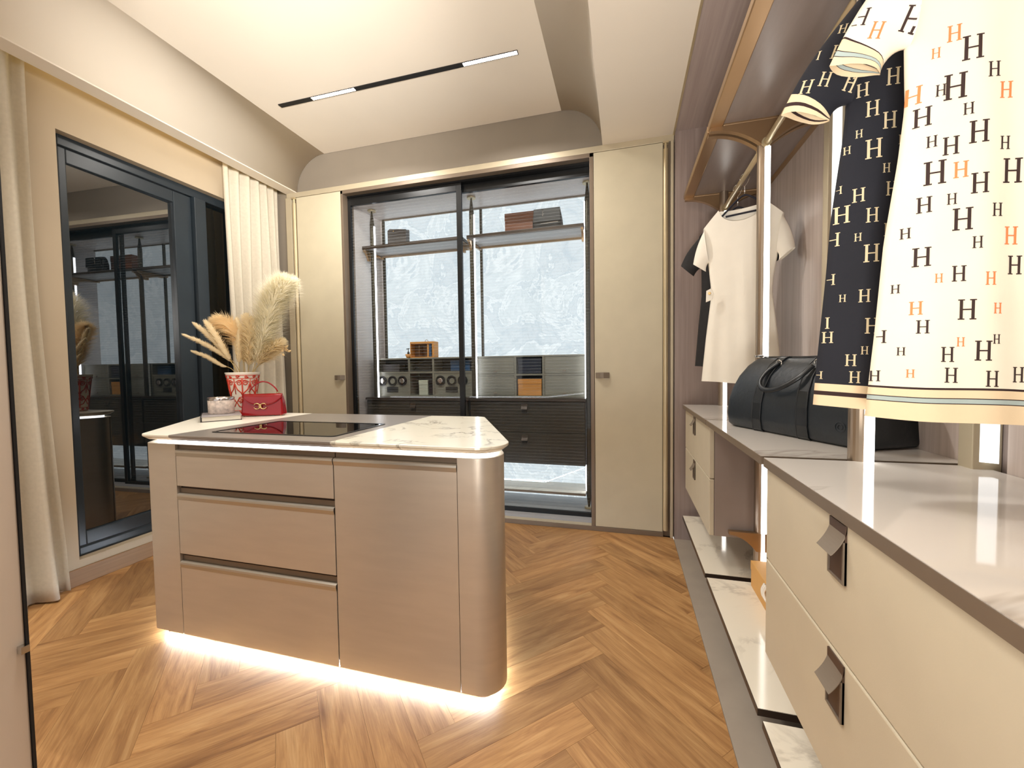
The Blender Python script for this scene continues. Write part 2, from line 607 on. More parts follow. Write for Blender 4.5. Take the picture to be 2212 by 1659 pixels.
def floor():
    fl = struct('floor', MB().box(-3.2, XP, -1.8, 3.7, -0.05, -0.006), M['joint'], label='herringbone oak plank floor')
    w, n = 0.1322, 5
    s2 = math.sqrt(2)
    step = w * s2
    cx, cy = (n - 1) / s2 * w, (n + 1) / s2 * w
    X0 = -0.183 - cx
    Y0 = 0.112 - cy
    g = 0.00035
    rect = (-3.0, XP - 0.001, -1.79, 3.0)
    shared = {}
    def clip(poly):
        for ax, lim, sgn in ((0, rect[0], 1), (0, rect[1], -1), (1, rect[2], 1), (1, rect[3], -1)):
            out = []
            for i in range(len(poly)):
                a, b = poly[i], poly[(i + 1) % len(poly)]
                da, db = (a[ax] - lim) * sgn, (b[ax] - lim) * sgn
                if da >= 0: out.append(a)
                if (da >= 0) != (db >= 0):
                    t = da / (da - db)
                    out.append((a[0] + (b[0] - a[0]) * t, a[1] + (b[1] - a[1]) * t))
            poly = out
            if len(poly) < 3: return []
        return poly
    def parea(p):
        return 0.5 * abs(sum(p[i][0] * p[(i + 1) % len(p)][1] - p[(i + 1) % len(p)][0] * p[i][1] for i in range(len(p))))
    def xy(u, v):
        return ((u - v) / s2 * w + X0, (u + v) / s2 * w + Y0)
    for a in range(-30, 40):
        for b in range(-8, 8):
            du, dv = a + n * b, a - n * b
            for kind in (0, 1):
                if kind == 0:
                    u0, u1, v0, v1 = du, du + n, dv, dv + 1
                    ang = PI / 4
                else:
                    u0, u1, v0, v1 = du + n, du + n + 1, dv + 1 - n, dv + 1
                    ang = 3 * PI / 4
                e = g / w
                poly = [xy(u0 + e, v0 + e), xy(u1 - e, v0 + e), xy(u1 - e, v1 - e), xy(u0 + e, v1 - e)]
                c = xy((u0 + u1) / 2, (v0 + v1) / 2)
                full = parea(poly)
                q = clip(poly)
                if not q or parea(q) < 0.0001:
                    continue
                ca, sa = math.cos(ang), math.sin(ang)
                loc = [((x - c[0]) * ca + (y - c[1]) * sa, -(x - c[0]) * sa + (y - c[1]) * ca) for x, y in q]
                if parea(q) > full * 0.999:
                    if 'p' not in shared:
                        mb = MB().prism(loc, -0.006, 0.0)
                        ob = mb.build('plank', M['wood'])
                        shared['p'] = ob.data
                    else:
                        ob = bpy.data.objects.new('plank', shared['p'])
                        COL.objects.link(ob)
                else:
                    ob = MB().prism(loc, -0.006, 0.0).build('plank', M['wood'])
                ob.location = (c[0], c[1], 0)
                ob.rotation_euler = (0, 0, ang)
                ob.parent = fl
floor()

struct('trim_1', MB().box(XP, XR, -0.3, 2.965, -0.03, 0.006), M['strip'], label='grey raised floor strip under the hanging rail units')

# left wall with the window opening
WY0, WY1, WZ0, WZ1 = 1.546, 2.66, 0.14, 2.545
mb = MB()
mb.box(-3.25, XL, -1.8, WY0, 0, 3.25).box(-3.25, XL, WY1, 3.7, 0, 3.25).box(-3.25, XL, WY0, WY1, 0, WZ0).box(-3.25, XL, WY0, WY1, WZ1, 3.25)
struct('wall_left', mb, M['wall'], label='beige painted wall with a dark framed window')
struct('baseboard_left', MB().box(XL, XL + 0.014, -1.8, 3.0, 0, 0.095), M['baseboard'], bevel=0.003, label='brown wood skirting board below the window')

def window():
    w = struct('window_1', MB().mat(M['frame']).box(-3.14, -3.05, WY0, WY0 + 0.03, WZ0, WZ1).box(-3.14, -3.05, WY1 - 0.03, WY1, WZ0, WZ1)
               .box(-3.14, -3.05, WY0 + 0.03, WY1 - 0.03, WZ1 - 0.06, WZ1).box(-3.14, -3.05, WY0 + 0.03, WY1 - 0.03, WZ0, WZ0 + 0.05), label='tall window with dark blue-black metal frame', bevel=0.004)
    box('mullion', (-3.13, -3.03, 2.315, 2.40, WZ0 + 0.05, WZ1 - 0.06), M['frame'], w, 0.004)
    s0, s1 = WZ0 + 0.055, WZ1 - 0.065
    sash = MB().box(-3.11, -3.06, 1.58, 1.615, s0, s1).box(-3.11, -3.06, 2.19, 2.31, s0, s1).box(-3.11, -3.06, 1.615, 2.19, s1 - 0.08, s1).box(-3.11, -3.06, 1.615, 2.19, s0, s0 + 0.08)
    sa = sash.build('sash', M['frame'], w, 0.004)
    # the pane sits a touch out of true in its frame
    dx = 0.29 * math.tan(math.radians(1.5))
    xg = -3.082
    MB().prism([(xg + dx, 1.61), (xg - dx, 2.195), (xg - dx - 0.006, 2.195), (xg + dx - 0.006, 1.61)], s0 + 0.075, s1 - 0.075).build('glass_pane', M['darkglass'], sa)
    box('glass_pane', (-3.11, -3.10, 2.40, WY1 - 0.03, WZ0 + 0.05, WZ1 - 0.06), M['darkglass'], w)
window()

def ceiling():
    prof = [(-2.865, ZB), (-2.758, ZB)]
    R = 0.29
    for k in range(0, 19):
        a = PI - (PI / 2) * k / 18
        prof.append((-2.758 + R + R * math.cos(a), ZC - R + R * math.sin(a)))
    for k in range(0, 19):
        a = PI / 2 - (PI / 2) * k / 18
        prof.append((-0.145 - R + R * math.cos(a), ZC - R + R * math.sin(a)))
    prof += [(-0.145, ZB), (XP - 0.008, ZB), (XP - 0.008, 3.3), (-2.865, 3.3)]
    mb = MB().prism(prof, -1.8, YB - 0.004, 'y')
    mb.box(-3.25, -2.866, -1.8, 3.3, 3.12, 3.3)
    o = struct('ceiling', mb, M['ceiling'], label='white ceiling with a raised tray between rounded coves')
    sm = [abs(p.normal.y) < 0.5 and abs(p.normal.x) > 0.02 and abs(p.normal.z) > 0.02 for p in o.data.polygons]
    o.data.polygons.foreach_set('use_smooth', sm)
    for p in o.data.polygons:
        pass
ceiling()
struct('wall_back', MB().box(-3.25, XR + 0.1, YB, 3.12, 2.755, 3.3).box(-3.25, -2.87, 3.02, 3.12, 0, 2.755), M['arch'], label='taupe wall under the ceiling arch')
struct('wall_right', MB().box(XR, XR + 0.1, -1.8, 3.1, 0, 3.3), M['closetveneer'], label='wall behind the open hanging units')
struct('wall_closet_far', MB().box(XP + 0.003, XR, 2.965, 3.018, 0, ZB), M['closetveneer'], label='dark taupe veneer return panel beside the right wardrobe door')
struct('ceiling_closet', MB().box(XP + 0.003, XR, -0.3, 2.965, ZB, 2.83), M['closetceil'], label='dark veneer soffit above the hanging units')
struct('trim_2', MB().box(XP - 0.008, XP + 0.003, -0.3, YB, ZB - 0.006, ZB + 0.03), M['gold'], label='thin pale metal bead between ceiling and soffit')
struct('trim_3', MB().box(-2.86, XP, 2.996, YB, 2.712, ZB + 0.002), M['fascia'], bevel=0.002, label='champagne fascia rail above the wardrobe doors')
# brown frame round the glazed alcove, its sill and plinth
mb = MB().box(-2.305, -2.283, 2.994, 3.14, 0.035, 2.71).box(-0.236, -0.209, 2.994, 3.14, 0.035, 2.71).box(-2.305, -0.209, 2.994, 3.14, 2.682, 2.712)
mb.box(-2.80, 0.258, 2.994, 3.02, 0.0, 0.034)
struct('trim_4', mb, M['brown'], bevel=0.002, label='bronze brown frame and plinth around the glazed alcove')
struct('trim_5', MB().box(-2.283, -0.236, 3.0, 3.05, 0.03, 0.037), M['fascia'], label='pale metal sill of the alcove')
# alcove shell
struct('wall_alcove_left', MB().box(-2.36, -2.30, 3.14, 3.62, 0, 2.72), M['nichewall'], label='satin taupe side wall of the alcove')
struct('wall_alcove_right', MB().box(-0.222, -0.16, 3.14, 3.62, 0, 2.72), M['nichewall'], label='right side wall of the alcove')
struct('wall_alcove_back', MB().box(-2.36, -0.16, 3.575, 3.65, 0, 2.72), M['nichewall'], label='back wall of the alcove behind the marble')
struct('ceiling_alcove', MB().box(-2.36, -0.16, 3.14, 3.62, 2.65, 2.72), M['nichewall'], label='satin taupe top of the alcove')
struct('floor_alcove', MB().box(-2.30, -0.222, 3.045, 3.575, 0.0, 0.06), M['shelfpale'], label='pale floor of the alcove')

# door jamb close to the camera on the left
j = struct('door_1', MB().box(-1.42, -1.135, 0.2, 0.497, 0, 2.6), M['jamb'], bevel=0.003, label='beige sliding door edge close to the camera')
box('black_gasket', (-1.42, -1.1305, 0.497, 0.5005, 0, 2.6), M['matblack'], j)
box('catch', (-1.135, -1.122, 0.485, 0.497, 0.66, 0.674), M['chrome'], j)

# ------------------------------------------------------------------ wardrobes either side of the alcove
def wardrobe(x0, x1, side, label):
    t = thing('wardrobe', ((x0 + x1) / 2, 3.02, 0), label, 'wardrobe', 'flush wardrobes flanking the alcove')
    box('door', (x0, x1, 2.996, 3.02, 0.036, 2.708), M['door'], t, 0.002)
    if side < 0:
        box('body', (x0 - 0.10, x1 - 0.055, 3.022, 3.6, 0.0, 2.71), M['brown'], t)
    else:
        box('body', (x0 + 0.05, x1 + 0.09, 3.022, 3.6, 0.0, 2.71), M['brown'], t)
    # strap handle at the free edge, bowed off the door
    hx = x1 - 0.005 if side < 0 else x0 + 0.005
    sg = -1 if side < 0 else 1
    pts = [(hx, 2.995), (hx + sg * 0.035, 2.975), (hx + sg * 0.058, 2.972), (hx + sg * 0.098, 2.985), (hx + sg * 0.098, 2.995), (hx + sg * 0.06, 2.979), (hx + sg * 0.036, 2.982)]
    if side < 0:
        pts = pts[::-1]
    h = MB().prism(pts, 1.118, 1.158).build('handle', M['tab'], t, 0.001)
    h['label'] = 'bent taupe strap handle'
    # vertical round pull profile and flat bar on the outer side
    if side < 0:
        bx, fx0, fx1 = -2.776, -2.862, -2.80
    else:
        bx, fx0, fx1 = 0.272, 0.303, 0.322
    p = MB()
    p.lathe([(0.016, 0.05), (0.016, 2.66)], bx, 2.992, 16)
    pp = p.build('pull_bar', M['gold'], t, smooth=False)
    q = MB().lathe([(0.010, 2.66), (0.010, 2.70)], bx, 2.992, 12).box(bx - 0.018, bx + 0.018, 2.976, 3.01, 2.695, 2.708)
    q.build('bar_cap', M['gold'], pp)
    box('edge_bar', (fx0, fx1, 2.985, 3.018, 0.0 if side > 0 else 0.0, 2.711), M['fascia'], t, 0.003)
    box('recess', (fx0, x0 - 0.001, 3.014, 3.0215, 0.0, 2.711) if side < 0 else (x1 + 0.001, 0.3275, 3.0185, 3.0215, 0.0, 2.711), M['brown'], t)
wardrobe(-2.757, -2.307, -1, 'tall beige wardrobe door beside the far curtain, left of the alcove')
wardrobe(-0.207, 0.254, 1, 'tall beige wardrobe door next to the hanging units, right of the alcove')

# ------------------------------------------------------------------ sliding glass doors
def glass_door(x0, x1, y, s0, s1, label):
    t = thing('sliding_glass_door', ((x0 + x1) / 2, y, 0.04), label, 'glass door', 'sliding glass doors of the alcove')
    z0, z1 = 0.042, 2.668
    box('stile', (x0, x0 + s0, y, y + 0.026, z0, z1), M['black'], t, 0.002)
    box('stile', (x1 - s1, x1, y, y + 0.026, z0, z1), M['black'], t, 0.002)
    box('top_rail', (x0 + s0, x1 - s1, y, y + 0.026, z1 - 0.065, z1), M['black'], t, 0.002)
    box('bottom_rail', (x0 + s0, x1 - s1, y, y + 0.026, z0, z0 + 0.05), M['black'], t, 0.002)
    g = box('glass_pane', (x0 + s0, x1 - s1, y + 0.010, y + 0.014, z0 + 0.05, z1 - 0.065), M['glass'], t)
    mb = MB()
    z = z0 + 0.07
    while z < z1 - 0.07:
        mb.box(x0 + s0, x1 - s1, y + 0.0088, y + 0.0094, z - 0.0010, z + 0.0010)
        z += 0.0245
    l = mb.build('etched_lines', M['etched'], g)
    l['kind'] = 'stuff'
    return t
glass_door(-2.283, -1.24, 3.056, 0.028, 0.042, 'front sliding glass door on the left with dark frame and fine etched lines')
glass_door(-1.295, -0.236, 3.098, 0.03, 0.012, 'rear sliding glass door on the right with dark frame and fine etched lines')
trk = thing('door_track', (-1.26, 3.09, 2.67), 'black double track along the top of the glass doors', 'door track')
box('rail', (-2.283, -0.236, 3.05, 3.14, 2.668, 2.684), M['black'], trk)
box('floor_track', (-2.283, -0.236, 3.052, 3.135, 0.033, 0.041), M['black'], None, loc=(-1.26, 3.09, 0.033))
tag(bpy.data.objects['floor_track'], 'black metal track on the sill below the glass doors', 'door track')

# ------------------------------------------------------------------ alcove contents
def marble_panel(x0, x1, label):
    t = thing('marble_panel', ((x0 + x1) / 2, 3.56, 0.06), label, 'wall panel', 'glowing marble panels')
    box('panel', (x0, x1, 3.552, 3.574, 0.062, 2.638), M['onyx'], t)
    box('divider', (x0 - 0.022, x0 - 0.002, 3.535, 3.574, 0.062, 2.645), M['poledark'], t)
    box('top_bead', (x0 - 0.022, x1, 3.54, 3.574, 2.638, 2.649), M['brown'], t)
marble_panel(-2.238, -1.266, 'glowing veined marble panel behind the left shelf')
marble_panel(-1.238, -0.224, 'glowing veined marble panel behind the right shelf')

def alcove_pole(x, led_sign, label):
    t = thing('upright_pole', (x, 3.3, 0.06), label, 'pole', 'floor to ceiling poles in the alcove')
    MB().lathe([(0.008, 0.075), (0.020, 0.16), (0.020, 2.52), (0.007, 2.635)], x, 3.3, 16).build('shaft', M['poledark'], t, smooth=True)
    for z, nm in ((0.061, 'foot_disc'), (2.634, 'ceiling_disc')):
        MB().lathe([(0.036, z), (0.036, z + 0.014)], x, 3.3, 24).build(nm, M['gold'], t, 0.003)
    box('light_strip', (x + 0.019, x + 0.0255, 3.294, 3.310, 0.2, 2.5) if led_sign > 0 else (x - 0.0255, x - 0.019, 3.294, 3.310, 0.2, 2.5), M['ledcool'], t)
alcove_pole(-2.212, 1, 'dark alcove pole with light strip nearest the left wardrobe')
alcove_pole(-1.247, 1, 'dark alcove pole with light strip between the two marble panels')
alcove_pole(-0.279, -1, 'dark alcove pole with light strip nearest the right wardrobe')

def arm_poly(tip, root, top, drop, sgn=1, n=8):
    """bracket outline in (u, z): from tip to root along the top, back along a concave curve"""
    p = [(tip, top - 0.016), (tip, top), (root, top), (root, top - drop)]
    for k in range(1, n):
        a = k / n
        u = root + (tip - root) * a
        p.append((u, top - 0.016 - (drop - 0.016) * (1 - a) ** 2.2))
    return p

def alcove_shelf(x0, x1, label):
    t = thing('shelf', ((x0 + x1) / 2, 3.37, 2.27), label, 'shelf', 'shelves in front of the glowing marble')
    y0, y1, z0, z1 = 3.212, 3.53, 2.276, 2.304
    mb = MB().box(x0, x1, y0, y0 + 0.02, z0, z1).box(x0, x1, y1 - 0.02, y1, z0, z1).box(x0, x0 + 0.02, y0 + 0.02, y1 - 0.02, z0, z1).box(x1 - 0.02, x1, y0 + 0.02, y1 - 0.02, z0, z1)
    mb.build('rim', M['darkedge'], t, 0.002)
    box('board', (x0 + 0.02, x1 - 0.02, y0 + 0.02, y1 - 0.02, z0 + 0.006, z1 - 0.001), M['shelfpale'], t)
    box('lower_bead', (x0 + 0.03, x1 - 0.03, y1 - 0.05, y1 - 0.035, z0 - 0.01, z0 + 0.006), M['bronze'], t)
    for bx in (x0 + 0.004, x1 - 0.022):
        mb = MB().prism(arm_poly(y0 + 0.005, 3.283, z0, 0.085), bx, bx + 0.018, 'x')
        mb.prism(arm_poly(y1 - 0.01, 3.317, z0, 0.05), bx, bx + 0.018, 'x')
        mb.box(bx, bx + 0.018, 3.283, 3.317, z0 - 0.085, z0)
        mb.build('bracket', M['bronze'], t)
alcove_shelf(-2.262, -1.305, 'shelf with bronze brackets holding a charcoal box in the alcove')
alcove_shelf(-1.262, -0.30, 'shelf with bronze brackets holding a brown box and black bag')

def tab_handle_y(x, y, z, w, t, mat=None):
    """strap handle on a front that faces -y"""
    prof = [(y - 0.001, z), (y - 0.006, z - 0.02), (y - 0.022, z - 0.042), (y - 0.024, z - 0.040), (y - 0.009, z - 0.018), (y - 0.004, z)]
    MB().prism(prof, x - w / 2, x + w / 2, 'x').build('handle', mat or M['tab'], t)
    box('handle_recess', (x - w / 2 + 0.002, x + w / 2 - 0.002, y - 0.002, y + 0.001, z - 0.075, z), M['matblack'], t)

def alcove_unit(x0, x1, hx, label):
    t = thing('drawer_unit', ((x0 + x1) / 2, 3.38, 0.41), label, 'drawers', 'dark drawer units in the alcove')
    box('carcass', (x0, x1, 3.255, 3.53, 0.412, 0.926), M['darkdrawer'], t, 0.003)
    for z0, z1 in ((0.672, 0.924), (0.414, 0.668)):
        d = box('drawer', (x0 + 0.002, x1 - 0.002, 3.236, 3.254, z0, z1), M['darkdrawer'], t, 0.002)
        tab_handle_y(hx, 3.236, z1 - 0.022, 0.05, d, M['darkedge'])
    return t
alcove_unit(-2.272, -1.285, -1.80, 'dark two-drawer unit on the left under the watch winders')
alcove_unit(-1.262, -0.298, -0.79, 'dark two-drawer unit on the right under the small cupboard')

def alcove_top(x0, x1, label):
    mb = MB().mat(M['darkedge']).box(x0, x1, 3.22, 3.535, 0.927, 0.947)
    mb.mat(M['darkedge']).box(x0 + 0.004, x1 - 0.004, 3.224, 3.531, 0.947, 0.95)
    tag(mb.build('worktop', None, None, 0.002, loc=((x0 + x1) / 2, 3.38, 0.927)), label, 'worktop', 'dark worktops in the alcove')
alcove_top(-2.275, -1.272, 'dark bronze worktop carrying the watch winder cabinet')
alcove_top(-1.262, -0.292, 'dark bronze worktop carrying the small doored cupboard')

def alcove_slab(x0, x1, label):
    mb = MB().mat(M['brown']).box(x0, x1, 3.243, 3.53, 0.172, 0.190).mat(M['slab']).box(x0 + 0.003, x1 - 0.003, 3.246, 3.527, 0.190, 0.192)
    o = mb.build('low_shelf', None, None, 0.0, loc=((x0 + x1) / 2, 3.38, 0.172))
    tag(o, label, 'shelf', 'low marble shelves in the alcove')
alcove_slab(-2.262, -1.285, 'low marble shelf near the alcove floor on the left')
alcove_slab(-1.258, -0.30, 'low marble shelf near the alcove floor on the right')

# cabinet with watch winders
OY = 3.338
def organizer_shell(t, x0, x1, cols, row, z0, z1):
    th = 0.013
    mb = MB().box(x0, x1, OY, 3.525, z0, z0 + th).box(x0, x1, OY, 3.525, z1 - th, z1).box(x0, x0 + th, OY, 3.525, z0 + th, z1 - th).box(x1 - th, x1, OY, 3.525, z0 + th, z1 - th)
    mb.build('case', M['org'], t, 0.0015)
    mb = MB().box(x0 + th, x1 - th, OY + 0.001, 3.515, row - 0.007, row + 0.007)
    mb.build('middle_board', M['org'], t)
    for c in cols:
        for a, b in ((z0 + th, row - 0.007), (row + 0.007, z1 - th)):
            box('divider', (c - 0.009, c + 0.009, OY + 0.001, 3.515, a, b), M['org'], t)
    box('back_panel', (x0 + th, x1 - th, 3.515, 3.522, z0 + th, z1 - th), M['orgdark'], t)

ZO0, ZO1 = 0.9505, 1.304
def winder_cabinet():
    t = thing('watch_winder_cabinet', (-1.765, 3.43, ZO0), 'olive grey cabinet with six round watch winders and open cubbies', 'cabinet')
    organizer_shell(t, -2.258, -1.272, (-1.893, -1.652), 1.172, ZO0, ZO1)
    for xa, xb, xs in ((-2.245, -1.902, (-2.173, -2.067, -1.965)), (-1.643, -1.285, (-1.584, -1.476, -1.372))):
        p = box('winder_panel', (xa, xb, OY + 0.006, OY + 0.016, ZO0 + 0.013, 1.165), M['org'], t, 0.001)
        for i, x in enumerate(xs):
            out = []
            for r, y in ((0.046, OY + 0.004), (0.046, OY - 0.002), (0.040, OY - 0.002), (0.037, OY + 0.004)):
                out.append([(x + r * math.cos(2 * PI * k / 24), y, 1.096 + r * math.sin(2 * PI * k / 24)) for k in range(24)])
            mb = MB().mat(M['matblack']).rings(out, True, False)
            mb.add(out[-1], [tuple(range(24))])
            w = mb.build('winder_cup', None, p)
            if i != 1:
                r1 = [[(x + r * math.cos(2 * PI * k / 16), y, 1.096 + r * math.sin(2 * PI * k / 16)) for k in range(16)] for r, y in ((0.024, OY + 0.002), (0.024, OY - 0.006), (0.018, OY - 0.008))]
                MB().rings(r1).build('watch_dial', M['silver'], p)
            else:
                r1 = [[(x + 0.004 + r * math.cos(2 * PI * k / 16), y, 1.092 + r * math.sin(2 * PI * k / 16)) for k in range(16)] for r, y in ((0.026, OY + 0.002), (0.024, OY - 0.004))]
                MB().rings(r1).build('pad', M['org'], p)
        xc = (xs[0] + xs[2]) / 2
        box('display', (xc - 0.058, xc + 0.058, OY + 0.002, OY + 0.007, 0.992, 1.040), M['matblack'], p, 0.001)
winder_cabinet()
def small_cupboard():
    t = thing('cupboard', (-0.77, 3.43, ZO0), 'olive grey cupboard with four small doors and two open cubbies', 'cabinet')
    organizer_shell(t, -1.252, -0.295, (-0.892, -0.650), 1.142, ZO0, ZO1)
    for xa, xb in ((-1.238, -0.903), (-0.639, -0.309)):
        for za, zb in ((ZO0 + 0.015, 1.133), (1.151, ZO1 - 0.015)):
            d = box('door', (xa, xb, OY + 0.003, OY + 0.018, za, zb), M['org'], t, 0.001)
            box('knob', ((xa + xb) / 2 - 0.012, (xa + xb) / 2 + 0.012, OY - 0.006, OY + 0.003, za + 0.012, za + 0.026), M['tab'], d, 0.001)
small_cupboard()

def simple_box(name, b, m, label, cat, lid=None, ang=0.0):
    x0, x1, y0, y1, z0, z1 = b
    cx, cy = (x0 + x1) / 2, (y0 + y1) / 2
    t = thing(name, (cx, cy, z0), label, cat)
    h = (z1 - z0) * 0.72
    box('base', (x0 + 0.002, x1 - 0.002, y0 + 0.002, y1 - 0.002, z0, z0 + h), m, t, 0.002)
    box('lid', (x0, x1, y0, y1, z0 + h - 0.004, z1), lid or m, t, 0.003)
    t.rotation_euler = (0, 0, ang)
    return t
simple_box('gift_box', (-1.50, -1.31, 3.37, 3.49, 1.1795, 1.275), M['bluebox'], 'blue box in the upper right cubby of the winder cabinet', 'box')
simple_box('gift_box', (-2.20, -2.02, 3.39, 3.49, 1.1795, 1.25), M['greybox'], 'charcoal box in the upper left cubby of the winder cabinet', 'box')
simple_box('gift_box', (-1.86, -1.70, 3.39, 3.49, 1.1795, 1.235), M['orgdark'], 'black flat box in the upper middle cubby of the winder cabinet', 'box')
simple_box('perfume_box', (-1.803, -1.712, 3.345, 3.40, 0.9645, 1.100), M['palebox'], 'pale upright perfume box between the watch winders', 'box')
simple_box('tall_case', (-1.705, -1.665, 3.35, 3.45, 0.9645, 1.115), M['matblack'], 'slim black case behind the pale perfume box', 'box')
simple_box('gift_box', (-0.875, -0.668, 3.352, 3.47, 0.9645, 1.105), M['orange'], 'orange box in the lower middle cubby of the cupboard', 'box')
simple_box('gift_box', (-0.872, -0.670, 3.352, 3.47, 1.1495, 1.283), M['navybox'], 'navy patterned box in the upper middle cubby of the cupboard', 'box')

def orange_case():
    t = thing('open_case', (-1.76, 3.43, ZO1), 'open orange box with dividers standing on the winder cabinet', 'box')
    x0, x1, y0, y1, z0, z1 = -1.895, -1.655, 3.37, 3.46, ZO1, 1.45
    th = 0.008
    mb = MB().box(x0, x1, y1 - th, y1, z0, z1).box(x0, x1, y0, y1 - th, z0, z0 + th).box(x0, x1, y0, y1 - th, z1 - 0.018, z1).box(x0, x0 + th, y0, y1 - th, z0 + th, z1 - 0.018).box(x1 - 0.02, x1, y0, y1 - th, z0 + th, z1 - 0.018)
    mb.build('shell', M['orange'], t, 0.001)
    box('lining', (x0 + th, x1 - 0.02, y1 - th - 0.004, y1 - th, z0 + th, z1 - 0.018), M['orangein'], t)
    box('divider', (-1.812, -1.804, y0 + 0.01, y1 - th, z0 + th, z1 - 0.03), M['orangein'], t)
    box('card', (-1.725, -1.71, y0 + 0.004, y1 - 0.02, z0 + th, z1 - 0.025), M['orange'], t)
    box('card', (-1.705, -1.685, y0 + 0.004, y1 - 0.02, z0 + th, z1 - 0.028), M['bluebox'], t)
    ring = [(-1.757 + 0.014 * math.cos(a), 3.43, z1 + 0.004 + 0.017 * math.sin(a)) for a in [PI * k / 10 for k in range(11)]]
    MB().tube(ring, 0.0025, 6).build('carry_ring', M['chrome'], t, smooth=True)
orange_case()
def dish():
    x, y = -1.93, 3.40
    t = thing('dish', (x, y, ZO1), 'small orange dish with a dark metal stand beside the open orange box', 'dish')
    MB().lathe([(0.014, ZO1), (0.022, ZO1 + 0.008), (0.030, ZO1 + 0.036), (0.027, ZO1 + 0.036), (0.016, ZO1 + 0.012)], x, y, 20).build('bowl', M['orange'], t, smooth=True)
    MB().lathe([(0.010, ZO1 + 0.02), (0.012, ZO1 + 0.05), (0.004, ZO1 + 0.062), (0.003, ZO1 + 0.085)], x, y, 12).tube([(x - 0.02, y, ZO1 + 0.084), (x + 0.012, y, ZO1 + 0.088)], 0.004, 6).build('stand', M['matblack'], t, smooth=True)
dish()

# things on the alcove shelves
def charcoal_folder():
    t = thing('folding_box', (-1.99, 3.40, 2.304), 'charcoal box with a slanting open lid on the left alcove shelf', 'box')
    mb = MB().prism([(-2.093, 2.3045), (-1.905, 2.3045), (-1.905, 2.468), (-2.072, 2.486), (-2.093, 2.47)], 3.36, 3.42, 'y')
    mb.build('body', M['greybox'], t, 0.002)
    mb = MB().prism([(-2.088, 2.312), (-1.912, 2.312), (-1.912, 2.484), (-2.088, 2.498)], 3.43, 3.438, 'y')
    mb.build('lid', M['greybox'], t)
    r = [[(-2.03 + rr * math.cos(2 * PI * k / 12), y, 2.462 + rr * math.sin(2 * PI * k / 12)) for k in range(12)] for rr, y in ((0.005, 3.36), (0.005, 3.357))]
    MB().rings(r).build('stud', M['brass'], t)
charcoal_folder()
simple_box('hat_box', (-0.985, -0.675, 3.40, 3.50, 2.3045, 2.515), M['brownbox'], 'chestnut brown box standing behind the black bag', 'box')
def black_bag():
    t = thing('shoulder_bag', (-0.60, 3.33, 2.304), 'black quilted shoulder bag with metal monogram on the right alcove shelf', 'bag')
    out = []
    for z, x0, x1, d in ((2.305, -0.715, -0.478, 0.034), (2.33, -0.722, -0.472, 0.04), (2.40, -0.722, -0.480, 0.04), (2.46, -0.712, -0.492, 0.03), (2.487, -0.70, -0.498, 0.016)):
        n = 24
        ring = []
        for k in range(n):
            a = 2 * PI * k / n
            c, s = math.cos(a), math.sin(a)
            ring.append(((x0 + x1) / 2 + (x1 - x0) / 2 * math.copysign(abs(c) ** 0.35, c), 3.335 + d * math.copysign(abs(s) ** 0.5, s), z))
        out.append(ring)
    MB().rings(out).build('body', M['blackbag'], t, smooth=True)
    MB().prism([(-0.714, 2.372), (-0.486, 2.372), (-0.492, 2.478), (-0.706, 2.478)], 3.285, 3.294, 'y').build('flap', M['blackbag'], t, 0.004)
    lp = MB()
    y = 3.283
    for path in ([(-0.640, 2.472), (-0.633, 2.455), (-0.626, 2.474)], [(-0.633, 2.455), (-0.633, 2.438)], [(-0.622, 2.452), (-0.634, 2.452), (-0.632, 2.440), (-0.622, 2.436), (-0.626, 2.424), (-0.638, 2.426)], [(-0.630, 2.438), (-0.632, 2.408), (-0.616, 2.408)]):
        lp.tube([(x, y, z) for x, z in path], 0.0018, 5)
    lp.build('monogram', M['silver'], t)
    ch = MB()
    for k in range(22):
        x = -0.648 + k * 0.0065
        ch.box(x, x + 0.0045, 3.278, 3.284, 2.352 + 0.0003 * k, 2.357 + 0.0003 * k)
    o = ch.build('chain', M['silver'], t)
    o['kind'] = 'stuff'
black_bag()

# ------------------------------------------------------------------ right-hand hanging units
YM = [2.90, 2.10, 1.285, 0.49]
PX = 0.603
def closet_pole(y, label):
    t = thing('upright_pole', (PX, y, 0.006), label, 'pole', 'lit poles of the hanging units')
    z0, z1 = 0.008, 2.748
    MB().lathe([(0.026, z0), (0.026, z1)], PX, y, 24).build('shaft', M['pole'], t, smooth=False)
    a0 = math.radians(-72)
    d = Vector((math.cos(a0), math.sin(a0), 0))
    n = Vector((-d.y, d.x, 0))
    c = Vector((PX, y, 0)) + d * 0.0235
    w, th = 0.011, 0.007
    pts = [c + n * w, c - n * w, c - n * w + d * th, c + n * w + d * th]
    MB().prism([(p.x, p.y) for p in pts], 0.21, 2.16).build('light_strip', M['led'], t)
    for z in (z0 + 0.001, z1 - 0.014):
        MB().lathe([(0.04, z), (0.04, z + 0.012)], PX, y, 24).build('foot_disc' if z < 1 else 'ceiling_disc', M['gold'], t)
closet_pole(2.868, 'bronze pole with light strip at the far end of the hanging units')
closet_pole(YM[1], 'bronze pole with light strip standing behind the black duffel bag')
closet_pole(YM[2], 'bronze pole with light strip nearest the camera, rising behind the near worktop')

